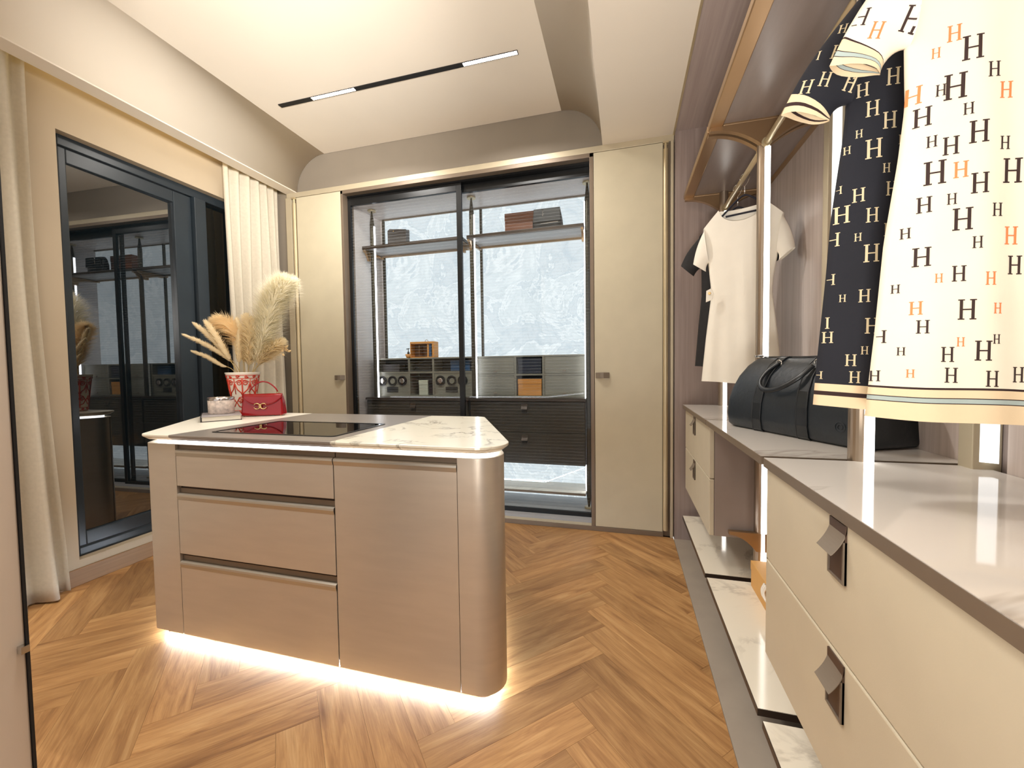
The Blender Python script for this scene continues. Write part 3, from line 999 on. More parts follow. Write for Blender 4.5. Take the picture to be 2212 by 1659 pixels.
def closet_shelf(y0, y1, label):
    t = thing('shelf', ((PX), (y0 + y1) / 2, 2.27), label, 'shelf', 'bronze rimmed shelves over the hanging rail')
    x0, x1, z0, z1 = 0.372, 0.852, 2.272, 2.304
    f, b = 0.058, 0.03
    MB().box(x0, x0 + f, y0, y1, z0, z1).box(x1 - b, x1, y0, y1, z0, z1).box(x0 + f, x1 - b, y0, y0 + 0.03, z0, z1).box(x0 + f, x1 - b, y1 - 0.03, y1, z0, z1).build('rim', M['bronze'], t, 0.004)
    box('board', (x0 + f, x1 - b, y0 + 0.03, y1 - 0.03, z0 + 0.010, z1 - 0.002), M['shelfpanel'], t)
    for yy in (y0 + 0.004, y1 - 0.03):
        mb = MB().prism(arm_poly(0.378, PX - 0.02, z0, 0.10, n=12), yy, yy + 0.026, 'y')
        mb.prism(arm_poly(0.84, PX + 0.02, z0, 0.10, n=12)[::-1], yy, yy + 0.026, 'y')
        mb.box(PX - 0.02, PX + 0.02, yy, yy + 0.026, z0 - 0.10, z0)
        mb.build('bracket', M['bronze'], t)
closet_shelf(2.105, 2.895, 'bronze rimmed shelf above the ivory dress, farther of the two in view')
closet_shelf(1.292, 2.095, 'bronze rimmed shelf above the duffel bag, nearer of the two in view')
closet_shelf(0.495, 1.278, 'bronze rimmed shelf above the printed dresses, mostly above the frame')

def rail(y0, y1, label):
    t = thing('hanging_rail', (PX, (y0 + y1) / 2, 2.175), label, 'rail', 'hanging rails between the poles')
    MB().tube([(PX, y0, 2.175), (PX, y1, 2.175)], 0.0125, 14).build('bar', M['gold'], t, smooth=True)
    for y in (y0, y1 - 0.012):
        MB().tube([(PX, y, 2.175), (PX, y + 0.012, 2.175)], 0.02, 14).build('collar', M['gold'], t)
rail(2.13, 2.838, 'pale gold rail carrying the ivory and black dresses')
rail(1.315, 2.07, 'pale gold empty rail above the duffel bag')
rail(0.50, 1.255, 'pale gold rail carrying the dresses printed with letters')

def wall_panel(y0, y1, label):
    o = box('wall_panel', (XR - 0.016, XR, y0, y1, 0.01, 2.745), M['panel'], None, 0.002, loc=(XR, (y0 + y1) / 2, 0.01))
    tag(o, label, 'wall panel', 'veneer panels behind the hanging units')
wall_panel(2.04, 2.96, 'light veneer back panel behind the ivory dress')
wall_panel(1.285, 1.945, 'light veneer back panel behind the duffel bag')
wall_panel(0.42, 1.195, 'light veneer back panel behind the cream printed dress')
def wall_post(y, label):
    t = thing('wall_light_post', (0.83, y, 0.01), label, 'light', 'lit posts on the back of the hanging units')
    box('post', (0.803, XR - 0.001, y, y + 0.045, 0.205, 2.268), M['fascia'], t, 0.002)
    MB().prism([(0.816, y), (0.842, y), (0.842, y - 0.016)], 0.96, 2.262).build('light_strip', M['ledpost'], t)
wall_post(1.982, 'lit vertical wall post showing beside the navy printed dress')
wall_post(1.228, 'lit vertical wall post showing under the hem of the cream printed dress')

def leather_handle(x, y, z, w, parent):
    """flap on a front facing -x; top edge at z, centred on y"""
    prof = []
    n = 10
    outer = [(x - 0.001 - 0.024 * (k / n) ** 1.9, z - 0.056 * (k / n)) for k in range(n + 1)]
    inner = [(px + 0.003, pz + 0.002) for px, pz in outer[::-1]]
    prof = outer + inner
    mb = MB().prism(prof, y - w / 2, y + w / 2, 'y')
    h = mb.build('handle', M['tab'], parent, 0.0008)
    h['label'] = 'curled taupe leather pull'
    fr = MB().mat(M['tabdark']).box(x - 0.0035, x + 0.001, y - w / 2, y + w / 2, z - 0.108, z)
    fr.mat(M['tab']).box(x - 0.006, x, y - w / 2, y - w / 2 + 0.004, z - 0.108, z - 0.03).box(x - 0.006, x, y + w / 2 - 0.004, y + w / 2, z - 0.108, z - 0.03).box(x - 0.006, x, y - w / 2 + 0.004, y + w / 2 - 0.004, z - 0.108, z - 0.104)
    fr.build('handle_recess', None, parent)

def drawer_unit(y0, y1, x, hy, label):
    t = thing('drawer_unit', (0.6, (y0 + y1) / 2, 0.385), label, 'drawers', 'cream leather drawer units')
    box('carcass', (x + 0.022, 0.84, y0, y1, 0.386, 0.915), M['endpanel'], t, 0.002)
    for z0, z1 in ((0.661, 0.914), (0.387, 0.657)):
        d = box('drawer', (x, x + 0.021, y0, y1, z0, z1), M['leather'], t, 0.003)
        leather_handle(x, hy, z1 - 0.004, 0.058, d)
drawer_unit(0.47, 1.272, 0.381, 0.875, 'cream leather two-drawer unit in the foreground with curled pulls')
drawer_unit(2.103, 2.895, 0.388, 2.53, 'cream leather two-drawer unit at the far end under the ivory dress')

def worktop(y0, y1, label):
    mb = MB().mat(M['brown']).box(0.371, 0.843, y0, y1, 0.917, 0.9405).mat(M['counter']).box(0.3725, 0.842, y0 + 0.0015, y1 - 0.0015, 0.9405, 0.942)
    tag(mb.build('worktop', None, None, 0, loc=(0.6, (y0 + y1) / 2, 0.917)), label, 'worktop', 'glossy marble worktops of the hanging units')
worktop(0.50, 1.269, 'glossy marble worktop in the foreground below the cream printed dress')
worktop(1.293, 2.094, 'glossy marble worktop under the black duffel bag')
worktop(2.106, 2.897, 'glossy marble worktop at the far end under the ivory dress')

def low_slab(y0, y1, label):
    mb = MB().mat(M['darkedge']).box(0.371, 0.84, y0, y1, 0.176, 0.1965).mat(M['slab']).box(0.3725, 0.839, y0 + 0.0015, y1 - 0.0015, 0.1965, 0.198)
    tag(mb.build('low_shelf', None, None, 0, loc=(0.6, (y0 + y1) / 2, 0.176)), label, 'shelf', 'low marble shelves of the hanging units')
low_slab(0.48, 1.255, 'low marble shelf under the foreground drawer unit')
low_slab(1.298, 2.066, 'low marble shelf carrying the tan box')
low_slab(2.106, 2.897, 'low marble shelf at the far end under the drawer unit')

def support_arm(y, z, label):
    mb = MB().prism(arm_poly(0.468, PX - 0.022, z, 0.085, n=10), y, y + 0.024, 'y').prism(arm_poly(0.74, PX + 0.022, z, 0.085, n=10)[::-1], y, y + 0.024, 'y').box(PX - 0.022, PX + 0.022, y, y + 0.024, z - 0.085, z)
    tag(mb.build('support_arm', M['bronze'], None, loc=(PX, y, z - 0.085)), label, 'bracket')
support_arm(2.072, 0.425, 'bronze curved arm beside the far drawer unit')
support_arm(2.076, 0.917, 'bronze curved arm under the worktop that carries the duffel bag')

# tan box on the low slab
def tan_box():
    t = thing('gift_box', (0.66, 1.93, 0.198), 'tan card box with a white twisted cord on the low marble shelf', 'box')
    x0, x1, y0, y1, z0, z1 = 0.548, 0.80, 1.66, 2.035, 0.1985, 0.315
    box('base', (x0 + 0.002, x1, y0, y1, z0, z0 + 0.08), M['tanbox'], t, 0.002)
    box('lid', (x0, x1 + 0.002, y0 - 0.002, y1 + 0.002, z0 + 0.076, z1), M['tanbox'], t, 0.003)
    mb = MB()
    for k in range(3):
        mb.tube(catmull([(x0 - 0.004, 1.80 + k * 0.014, z1 - 0.002), (x0 - 0.012, 1.81 + k * 0.012, z1 - 0.03), (x0 - 0.005, 1.79 + k * 0.02, z1 - 0.055), (x0 + 0.02, 1.80 + k * 0.016, z1 + 0.006)], 5), 0.005, 6)
    mb.build('cord', M['porcelain'], t, smooth=True)
tan_box()

# ------------------------------------------------------------------ island
def rounded(poly, radii, n=12):
    out = []
    N = len(poly)
    for i in range(N):
        p = Vector(poly[i]); a = Vector(poly[i - 1]); b = Vector(poly[(i + 1) % N])
        u = (a - p).normalized(); v = (b - p).normalized()
        r = radii[i]
        half = math.acos(max(-1, min(1, u.dot(v)))) / 2
        d = r / math.tan(half)
        c = p + (u + v).normalized() * (r / math.sin(half))
        s, e = p + u * d, p + v * d
        a0 = math.atan2(s.y - c.y, s.x - c.x); a1 = math.atan2(e.y - c.y, e.x - c.x)
        da = (a1 - a0 + PI) % (2 * PI) - PI
        for k in range(n + 1):
            a = a0 + da * k / n
            out.append((c.x + r * math.cos(a), c.y + r * math.sin(a)))
    return out

def inset(poly, d):
    N = len(poly)
    out = []
    for i in range(N):
        p = Vector(poly[i]); a = Vector(poly[i - 1]); b = Vector(poly[(i + 1) % N])
        e1 = (p - a).normalized(); e2 = (b - p).normalized()
        n1 = Vector((-e1.y, e1.x)); n2 = Vector((-e2.y, e2.x))
        nn = n1 + n2
        nn = nn / max(nn.dot(n1), 1e-6) if nn.length > 1e-6 else n1
        out.append((p.x + nn.x * d, p.y + nn.y * d))
    return out

TOPC = [(-2.075, 1.298), (-0.345, 1.298), (-0.755, 2.15), (-2.70, 2.15)]
RAD = [0.05, 0.105, 0.05, 0.10]
def island():
    t = thing('island_cabinet', (-1.45, 1.72, 0.0), 'champagne island cabinet with drawers, rounded corners and glowing plinth', 'island')
    top = rounded(TOPC, RAD)
    # worktop pieces: one lofted slab, cut twice
    def slab_piece(name, xa, xb, m):
        bm = bmesh.new()
        rr = [(0.022, 0.904), (0.004, 0.917), (0.0, 0.921), (0.0, 0.928), (0.002, 0.930)]
        rings = [[bm.verts.new((x, y, z)) for x, y in inset(top, d)] for d, z in rr]
        n = len(top)
        for a, b in zip(rings, rings[1:]):
            for i in range(n):
                k = (i + 1) % n
                bm.faces.new((a[i], a[k], b[k], b[i]))
        bm.faces.new(rings[0][::-1])
        bm.faces.new(rings[-1])
        for x, sgn in ((xa, -1), (xb, 1)):
            if x is None: continue
            g = bm.verts[:] + bm.edges[:] + bm.faces[:]
            r = bmesh.ops.bisect_plane(bm, geom=g, plane_co=(x, 0, 0), plane_no=(sgn, 0, 0), clear_outer=True)
            ed = [e for e in r['geom_cut'] if isinstance(e, bmesh.types.BMEdge)]
            bmesh.ops.contextual_create(bm, geom=ed)
        bmesh.ops.recalc_face_normals(bm, faces=bm.faces)
        off = wloc(t)
        for v in bm.verts: v.co -= off
        me = bpy.data.meshes.new(name)
        bm.to_mesh(me); bm.free()
        me.materials.append(m)
        o = bpy.data.objects.new(name, me)
        COL.objects.link(o)
        o.parent = t
        return o
    slab_piece('worktop', None, -1.9063, M['topwhite'])['label'] = 'cream stone wing'
    mid = slab_piece('worktop', -1.9057, -1.0783, M['topgrey'])
    mid['label'] = 'grey middle section with glass display window'
    slab_piece('worktop', -1.0777, None, M['topmarble'])['label'] = 'veined marble wing'
    # display window
    gx0, gx1, gy0, gy1 = -1.78, -1.15, 1.405, 1.765
    gp = rounded([(gx0, gy0), (gx1, gy0), (gx1, gy1), (gx0, gy1)], [0.012] * 4, 5)
    MB().prism(gp, 0.9302, 0.9316).build('glass_window', M['displayglass'], mid)
    gi = inset(gp, -0.014)
    n = len(gp)
    mb = MB()
    mb.rings([[(x, y, 0.9301) for x, y in gi], [(x, y, 0.9330) for x, y in gi], [(x, y, 0.9330) for x, y in gp], [(x, y, 0.9301) for x, y in gp]], True, False)
    mb.build('window_rim', M['black'], mid)
    # body
    body = inset(top, 0.018)
    core = inset(body, 0.021)
    ZT, Z0 = 0.886, 0.038
    MB().prism(core, 0.05, 0.880).build('carcass', M['tabdark'], t)
    MB().prism(inset(top, 0.06), 0.0, 0.05).build('plinth', M['tabdark'], t)
    # curved end panels as shells
    yf = min(y for x, y in body)
    def shell(name, sel, m):
        # sel: ordered list of outline points
        q = []
        for i, p in enumerate(sel):
            a = Vector(sel[max(i - 1, 0)]); b = Vector(sel[min(i + 1, len(sel) - 1)])
            d = (b - a).normalized(); nrm = Vector((-d.y, d.x))
            q.append((p[0] + nrm.x * 0.019, p[1] + nrm.y * 0.019))
        poly = sel + q[::-1]
        return MB().prism(poly, Z0, ZT).build(name, m, t, smooth='auto')
    xL, xM, xR = -1.8935, -1.0835, -0.5695
    N = len(body)
    per = 13
    left = [p for p in body[0:per]][::-1]            # front-left corner
    bl = [p for p in body[3 * per:4 * per]][::-1]
    sel_l = bl[::-1] + left[::-1]
    sel_l = body[3 * per + 6:4 * per] + body[0:per] + [(xL - 0.002, yf)]
    o = shell('end_panel', sel_l, M['champ']); o['label'] = 'left wrapped end panel'
    sel_r = [(xR + 0.002, yf)] + body[per:2 * per] + body[2 * per:2 * per + 7]
    o = shell('end_panel', sel_r, M['champ']); o['label'] = 'right rounded end panel'
    sel_b = body[2 * per + 7:3 * per + 6]
    shell('back_panel', sel_b, M['champ'])
    # light rim on top of the body
    rim = MB()
    b2 = inset(body, 0.030)
    rim.rings([[(x, y, 0.8865) for x, y in body], [(x, y, 0.8885) for x, y in inset(body, 0.001)], [(x, y, 0.8885) for x, y in b2], [(x, y, 0.8805) for x, y in b2]], True, False)
    rim.build('top_rim', M['porcelain'], t)
    a, b = inset(body, 0.034), inset(body, 0.040)
    MB().rings([[(x, y, 0.884) for x, y in a], [(x, y, 0.9035) for x, y in a], [(x, y, 0.9035) for x, y in b], [(x, y, 0.884) for x, y in b]], True, False).build('light_strip', M['ledisland'], t)
    a, b = inset(top, 0.050), inset(top, 0.058)
    MB().rings([[(x, y, 0.012) for x, y in a], [(x, y, 0.036) for x, y in a], [(x, y, 0.036) for x, y in b], [(x, y, 0.012) for x, y in b]], True, False).build('floor_light_strip', M['ledfloor'], t)
    # fronts
    yb = yf + 0.019
    def front(name, x0, x1, z0, z1):
        o = box(name, (x0, x1, yf, yb, z0, z1), M['champ'], t, 0.0015)
        # finger-pull profile along the upper edge
        mb = MB().prism([(yf - 0.0005, z1 - 0.026), (yf - 0.004, z1 - 0.010), (yf - 0.003, z1 - 0.002), (yf + 0.004, z1 + 0.002), (yf + 0.012, z1 + 0.002), (yf + 0.012, z1 - 0.02)], x0, x1, 'x')
        mb.build('grip_rail', M['steel'], o)
        box('grip_channel', (x0, x1, yf + 0.014, yf + 0.0195, z1, z1 + 0.024), M['brown'], o)
        return o
    front('drawer', xL, xM, 0.704, 0.862)
    front('drawer', xL, xM, 0.402, 0.668)
    front('drawer', xL, xM, Z0, 0.366)
    front('door', xM + 0.0045, xR, Z0, 0.862)
island()

# ------------------------------------------------------------------ things on the island
VX, VY = -2.335, 2.045
def vase():
    t = thing('vase', (VX, VY, 0.930), 'white tapered vase painted with red wrought-iron scrolls behind the red bag', 'vase')
    prof = [(0.058, 0.9305), (0.060, 0.934), (0.064, 0.98), (0.070, 1.05), (0.079, 1.12), (0.088, 1.172), (0.096, 1.190), (0.096, 1.196), (0.090, 1.196), (0.082, 1.17), (0.066, 1.05), (0.055, 0.95)]
    MB().lathe(prof, VX, VY, 48).build('body', M['porcelain'], t, smooth=True)
    rt = [(0.9305, 0.058), (0.934, 0.060), (0.98, 0.064), (1.05, 0.070), (1.12, 0.079), (1.172, 0.088), (1.19, 0.096)]
    mb = MB()
    def ln(pts, r=0.0030):
        # pts in (angle, z)
        mb.tube([(VX + (interp(rt, z) + 0.0008) * math.cos(a), VY + (interp(rt, z) + 0.0008) * math.sin(a), z) for a, z in pts], r, 5)
    def ringl(z, r=0.0018):
        ln([(2 * PI * k / 40, z) for k in range(41)], r)
    for z in (1.158, 1.178, 0.958, 0.937): ringl(z, 0.0018)
    def spiral(a, z, s, turn=1.3, flip=1, start=0.0):
        pts = []
        for k in range(15):
            q = k / 14
            ang = start + flip * turn * 2 * PI * q
            rr = s * (1 - 0.75 * q)
            pts.append((a + rr * math.cos(ang) / 0.075, z + rr * math.sin(ang)))
        ln(pts, 0.0030)
    n = 6
    for i in range(n):
        a0 = 2 * PI * i / n + 0.25
        w = PI / n
        ln([(a0, 0.958), (a0, 1.158)], 0.0036)
        ln([(a0 + w, 1.06), (a0 + w, 1.158)], 0.0026)
        for sg in (-1, 1):
            spiral(a0 + sg * w * 0.42, 1.130, 0.015, 1.3, sg, PI / 2)
            ln([(a0, 1.145), (a0 + sg * w * 0.4, 1.148), (a0 + sg * w * 0.85, 1.135)], 0.0028)
            ln([(a0 + sg * w * 0.95, 1.125), (a0 + sg * w * 0.7, 1.09), (a0 + sg * w * 0.2, 1.07), (a0, 1.05)], 0.0036)
            spiral(a0 + sg * w * 0.45, 1.022, 0.016, 1.3, -sg, -PI / 2)
            ln([(a0, 1.045), (a0 + sg * w * 0.5, 1.04), (a0 + sg * w * 0.95, 1.01), (a0 + sg * w * 0.6, 0.985), (a0, 0.975)], 0.0030)
            spiral(a0 + sg * w * 0.5, 0.948, 0.009, 1.2, sg, 0)
            spiral(a0 + sg * w * 0.5, 1.168, 0.009, 1.2, -sg, 0)
    mb.build('scroll_pattern', M['redglaze'], t, smooth=True)
vase()

RIGHT = Vector((0.964, 0.266, 0))
AWAY = Vector((-0.266, 0.964, 0))
MOUTH = Vector((VX, VY, 1.196))
K = 0.00298
def vp(dx, dy, dep=0.0):
    return MOUTH + RIGHT * (dx * K) + Vector((0, 0, -dy * K)) + AWAY * dep

def plume(pts, width, nstr, mat, label, group, droop=0.3, length=0.075, seed=1, start=0.28):
    rnd = random.Random(seed)
    path = catmull(pts, 10)
    t = thing('dried_plume', path[0], label, 'dried grass', group)
    MB().tube(path, [0.0022 - 0.0012 * i / len(path) for i in range(len(path))], 5).build('stem', M['stem'], t)
    v, f = [], []
    L = len(path) - 1
    for i in range(nstr):
        q = start + (1 - start) * rnd.random() ** 0.85
        k = q * L
        i0 = min(int(k), L - 1)
        p = path[i0].lerp(path[i0 + 1], k - i0)
        tg = (path[min(i0 + 1, L)] - path[max(i0 - 1, 0)]).normalized()
        rad = Vector((rnd.gauss(0, 1), rnd.gauss(0, 1), rnd.gauss(0, 1)))
        rad = (rad - tg * rad.dot(tg)).normalized()
        prof = math.sin(PI * min(1, (q - start) / (1 - start) * 0.88 + 0.12)) ** 0.6
        ln = length * (0.6 + 0.6 * rnd.random()) * (0.35 + 0.65 * prof)
        spread = width * prof * (0.5 + 0.8 * rnd.random())
        tip = p + tg * ln * 0.9 + rad * spread * 1.1
        mid = p + tg * ln * 0.45 + rad * spread * 0.65
        tip.z -= droop * spread * rnd.random()
        side = tg.cross(rad).normalized() * 0.0016
        b = len(v)
        v += [p - side, p + side, mid + side * 0.9, mid - side * 0.9, tip]
        f += [(b, b + 1, b + 2, b + 3), (b + 3, b + 2, b + 4)]
    mb = MB()
    mb.v, mb.f, mb.m = [tuple(x) for x in v], f, [0] * len(f)
    o = mb.build('plumage', mat, t)
    o['kind'] = 'stuff'
    return t
GR = 'dried grasses in the scroll vase'
def mpts(*q):
    return [MOUTH + Vector((0, 0, -0.16))] + [vp(*p) for p in q]
plume(mpts((22, -5, 0), (48, -80, 0), (74, -150, 0.0), (112, -192, 0)), 0.115, 5200, M['plumewhite'], 'largest white pampas plume leaning right, tip bent over', GR, seed=3, length=0.10, start=0.30)
plume(mpts((16, -5, 0.03), (38, -85, 0.04), (60, -160, 0.04), (88, -200, 0.03)), 0.115, 4200, M['plumewhite'], 'white pampas plume just behind the largest one', GR, seed=4, length=0.10, start=0.30)
plume(mpts((0, -5, 0.02), (-8, -60, 0.03), (-30, -100, 0.03), (-62, -112, 0.02)), 0.07, 2400, M['plumetan'], 'tan feathery plume arching over to the left', GR, seed=5, length=0.07, start=0.32)
plume(mpts((14, -4, -0.01), (20, -45, -0.02), (24, -85, -0.02), (16, -118, -0.02)), 0.07, 2400, M['plumebeige'], 'beige plume standing upright in the middle of the vase', GR, seed=6, length=0.06, start=0.30)
plume(mpts((26, -4, 0), (44, -30, 0), (66, -50, 0), (84, -66, 0.02)), 0.065, 1700, M['plumebeige'], 'short beige plume spreading low to the right', GR, seed=8, length=0.06, start=0.34)

def spike(pts, r, label, seed):
    rnd = random.Random(seed)
    path = catmull(pts, 8)
    t = thing('dried_spike', path[0], label, 'dried grass', GR)
    MB().tube(path, 0.002, 5).build('stem', M['stem'], t)
    L = len(path) - 1
    i0 = int(L * 0.42)
    head = path[i0:]
    n = len(head)
    MB().tube(head, [r * max(0.12, math.sin(PI * (0.10 + 0.88 * i / (n - 1))) ** 0.55) * (0.55 + 0.12 * math.sin(i * 2.4)) for i in range(n)], 8).build('seed_head', M['plumebeige'], t, smooth=True)
    v, f = [], []
    for i in range(900):
        q = rnd.random()
        k = q * (n - 1)
        a = min(int(k), n - 2)
        p = head[a].lerp(head[a + 1], k - a)
        tg = (head[a + 1] - head[a]).normalized()
        rad = Vector((rnd.gauss(0, 1), rnd.gauss(0, 1), rnd.gauss(0, 1)))
        rad = (rad - tg * rad.dot(tg)).normalized()
        w = r * max(0.2, math.sin(PI * (0.10 + 0.88 * q)) ** 0.55)
        base = p + rad * w * 0.4
        tip = p + rad * w * (0.9 + 0.4 * rnd.random()) + tg * (0.012 + 0.010 * rnd.random())
        sd = tg.cross(rad).normalized() * 0.0022
        b = len(v)
        v += [base - sd, base + sd, tip]
        f.append((b, b + 1, b + 2))
    mb = MB()
    mb.v, mb.f, mb.m = [tuple(x) for x in v], f, [0] * len(f)
    mb.build('bristles', M['plumebeige'], t)['kind'] = 'stuff'
spike(mpts((-8, -4, -0.02), (-30, -34, -0.03), (-70, -60, -0.03), (-114, -80, -0.03)), 0.018, 'pale seed spike reaching farthest left', 11)
spike(mpts((-8, -4, 0), (-36, -40, 0), (-70, -80, 0), (-98, -104, 0)), 0.022, 'pale seed spike pointing up left above the lowest ones', 12)
spike(mpts((-12, -2, -0.03), (-36, -16, -0.04), (-66, -34, -0.04), (-94, -45, -0.04)), 0.015, 'lowest pale seed spike on the left of the vase', 13)
spike(mpts((-6, -4, -0.04), (-22, -40, -0.05), (-44, -80, -0.05), (-62, -106, -0.05)), 0.028, 'thick pale seed spike in front of the tan plume', 14)
spike(mpts((4, -4, -0.05), (6, -30, -0.06), (6, -56, -0.06), (8, -84, -0.06)), 0.024, 'short pale seed spike in front, over the vase rim', 15)
spike(mpts((2, -4, 0.0), (0, -50, 0.0), (-2, -90, 0.0), (-8, -112, 0)), 0.020, 'upright pale seed spike in the middle of the bunch', 16)
def buds():
    p = [MOUTH + Vector((0, 0, -0.15)), vp(20, -4, 0.02), vp(58, -30, 0.02), vp(84, -46, 0.02)]
    t = thing('dried_flower', p[0], 'brown dried flower with curled petals at the right of the bunch', 'dried flower', GR)
    MB().tube(catmull(p, 8), 0.002, 5).build('stem', M['stem'], t)
    rnd = random.Random(5)
    for k in range(7):
        c = p[-1] + Vector((rnd.uniform(-.02, .02), rnd.uniform(-.02, .02), rnd.uniform(-.025, .025)))
        d = Vector((rnd.uniform(0.2, 1), rnd.uniform(-.4, .4), rnd.uniform(-.7, .9))).normalized()
        MB().tube([c, c + d * 0.012, c + d * 0.026], [0.002, 0.008, 0.003], 7).build('petal', M['plumetan'], t, smooth=True)
buds()

def red_bag():
    A = Vector((-2.205, 1.905, 0.9305))
    ux = Vector((0.905, 0.425, 0)).normalized()
    uy = Vector((-ux.y, ux.x, 0))
    t = thing('handbag', A + ux * 0.115 + uy * 0.035, 'red patent handbag with a gold clasp in front of the vase', 'handbag')
    W, D, H = 0.232, 0.075, 0.132
    def W3(x, y, z):
        p = A + ux * x + uy * y
        return (p.x, p.y, 0.934 + z)
    out = []
    for z, i, d in ((0.0, 0.004, 0.004), (0.006, 0.0, 0.0), (0.08, 0.004, 0.010), (0.122, 0.012, 0.020), (0.130, 0.02, 0.028)):
        pr = rounded([(i, d), (W - i, d), (W - i, D - d), (i, D - d)], [0.008] * 4, 4)
        out.append([W3(x, y, z) for x, y in pr])
    MB().rings(out).build('body', M['red'], t, smooth=False, bevel=0.003)
    # flap following the front
    def fy(z):
        return interp([(0.0, 0.0), (0.08, 0.010), (0.122, 0.020), (0.13, 0.028)], z) - 0.003
    n = 20
    top_e, low_e, ins = [], [], []
    vs, fs = [], []
    for k in range(n + 1):
        x = 0.006 + (W - 0.012) * k / n
        s = abs(2 * k / n - 1)
        zl = 0.062 + 0.052 * s ** 2.6
        rows = 6
        for r in range(rows + 1):
            z = 0.1305 + (zl - 0.1305) * r / rows
            vs.append(W3(x, fy(z), z))
    rows = 6
    for k in range(n):
        for r in range(rows):
            a = k * (rows + 1) + r
            fs.append((a, a + 1, a + rows + 2, a + rows + 1))
    fl = MB().add(vs, fs).build('flap', M['red'], t, smooth=True)
    so = fl.modifiers.new('solid', 'SOLIDIFY'); so.thickness = 0.004; so.offset = 0
    mb = MB()
    mb.tube([W3(0.006 + (W - 0.012) * k / n, fy(0.062 + 0.052 * abs(2 * k / n - 1) ** 2.6) - 0.002, 0.062 + 0.052 * abs(2 * k / n - 1) ** 2.6) for k in range(n + 1)], 0.0018, 5)
    mb.build('piping', M['reddark'], t, smooth=True)
    # clasp: two mirrored hooked C shapes joined by an oval
    cl = MB()
    cx, cz, yy = W * 0.47, 0.058, -0.004
    for sg in (-1, 1):
        c = []
        for k in range(25):
            a = math.radians(-128 + 256 * k / 24)
            c.append((cx + sg * (-0.004 + 0.022 - 0.018 * math.cos(a)), cz + 0.016 * math.sin(a)))
        cl.tube([W3(x, yy, z) for x, z in c], 0.0028, 6)
        for e, sz in ((c[0], 1), (c[-1], -1)):
            cl.tube([W3(e[0], yy, e[1]), W3(e[0] + sg * 0.003, yy, e[1] + sz * 0.002), W3(e[0] + sg * 0.002, yy, e[1] + sz * 0.0055)], 0.0026, 6)
    cl.tube([W3(cx + 0.006 * math.cos(a), yy - 0.001, cz + 0.011 * math.sin(a)) for a in [2 * PI * k / 16 for k in range(17)]], 0.0022, 6)
    cl.tube([W3(cx - 0.006, yy, cz), W3(cx + 0.006, yy, cz)], 0.003, 6)
    cl.build('clasp', M['brass'], t, smooth=True)
    # handle arch with rings
    arc = [W3(0.035 + 0.16 * q, D / 2, 0.130 + 0.012 + 0.062 * math.sin(PI * q) ** 0.75) for q in [k / 18 for k in range(19)]]
    MB().tube(arc, 0.0042, 8).build('handle', M['reddark'], t, smooth=True)
    for q in (0, 18):
        c = Vector(arc[q])
        MB().tube([c + ux * 0.007 * math.cos(a) + Vector((0, 0, 0.009 * math.sin(a) - 0.004)) for a in [2 * PI * k / 14 for k in range(15)]], 0.0018, 6).build('ring', M['brass'], t, smooth=True)
    ft = MB()
    for x, y in ((0.015, 0.012), (W - 0.015, 0.012), (0.015, D - 0.012), (W - 0.015, D - 0.012)):
        p = W3(x, y, 0)
        f1 = MB().lathe([(0.004, 0.9305), (0.004, 0.935)], p[0], p[1], 8).build('foot', M['brass'], t)
red_bag()

def book_and_candle():
    A = Vector((-2.19, 1.655))
    e1 = Vector((0.62, 0.78)).normalized()
    e2 = Vector((-0.86, 0.51)).normalized()
    W, Dp = 0.185, 0.285
    e2 = Vector((-e1.y, e1.x))
    cc = A + e1 * W / 2 + e2 * Dp / 2
    t = thing('book', (cc.x, cc.y, 0.9302), 'thick grey covered book under the candle on the island', 'book')
    def quad(a0, a1, b0, b1):
        return [tuple(A + e1 * u + e2 * w) for u, w in ((a0, b0), (a1, b0), (a1, b1), (a0, b1))]
    MB().prism(quad(0, W, 0, Dp), 0.9304, 0.9334).build('back_cover', M['bookcover'], t)
    MB().prism(quad(0.005, W - 0.005, 0.004, Dp - 0.004), 0.9334, 0.9560).build('pages', M['pages'], t)
    MB().prism(quad(0, W, 0, Dp), 0.9560, 0.9590).build('front_cover', M['booktop'], t, 0.0008)
    MB().prism(quad(-0.002, 0.003, 0, Dp), 0.9304, 0.9590).build('spine', M['bookcover'], t)
    c = A + e1 * 0.095 + e2 * 0.175
    k = thing('candle', (c.x, c.y, 0.959), 'large scented candle in an etched pale jar with silver rim on the book', 'candle')
    z = 0.9592
    MB().lathe([(0.060, z), (0.064, z + 0.004), (0.0655, z + 0.075), (0.0655, z + 0.078)], c.x, c.y, 40).build('jar', M['candle'], k, smooth=True)
    MB().lathe([(0.066, z + 0.0785), (0.0665, z + 0.094), (0.063, z + 0.094), (0.0625, z + 0.080)], c.x, c.y, 40, False).build('rim', M['silver'], k, smooth=True)
    MB().lathe([(0.0615, z + 0.079), (0.0615, z + 0.083)], c.x, c.y, 32).build('wax', M['wax'], k)
    for dx in (-0.02, 0.02):
        MB().tube([(c.x + dx, c.y, z + 0.083), (c.x + dx + 0.001, c.y, z + 0.092)], 0.0012, 5).build('wick', M['matblack'], k)
book_and_candle()

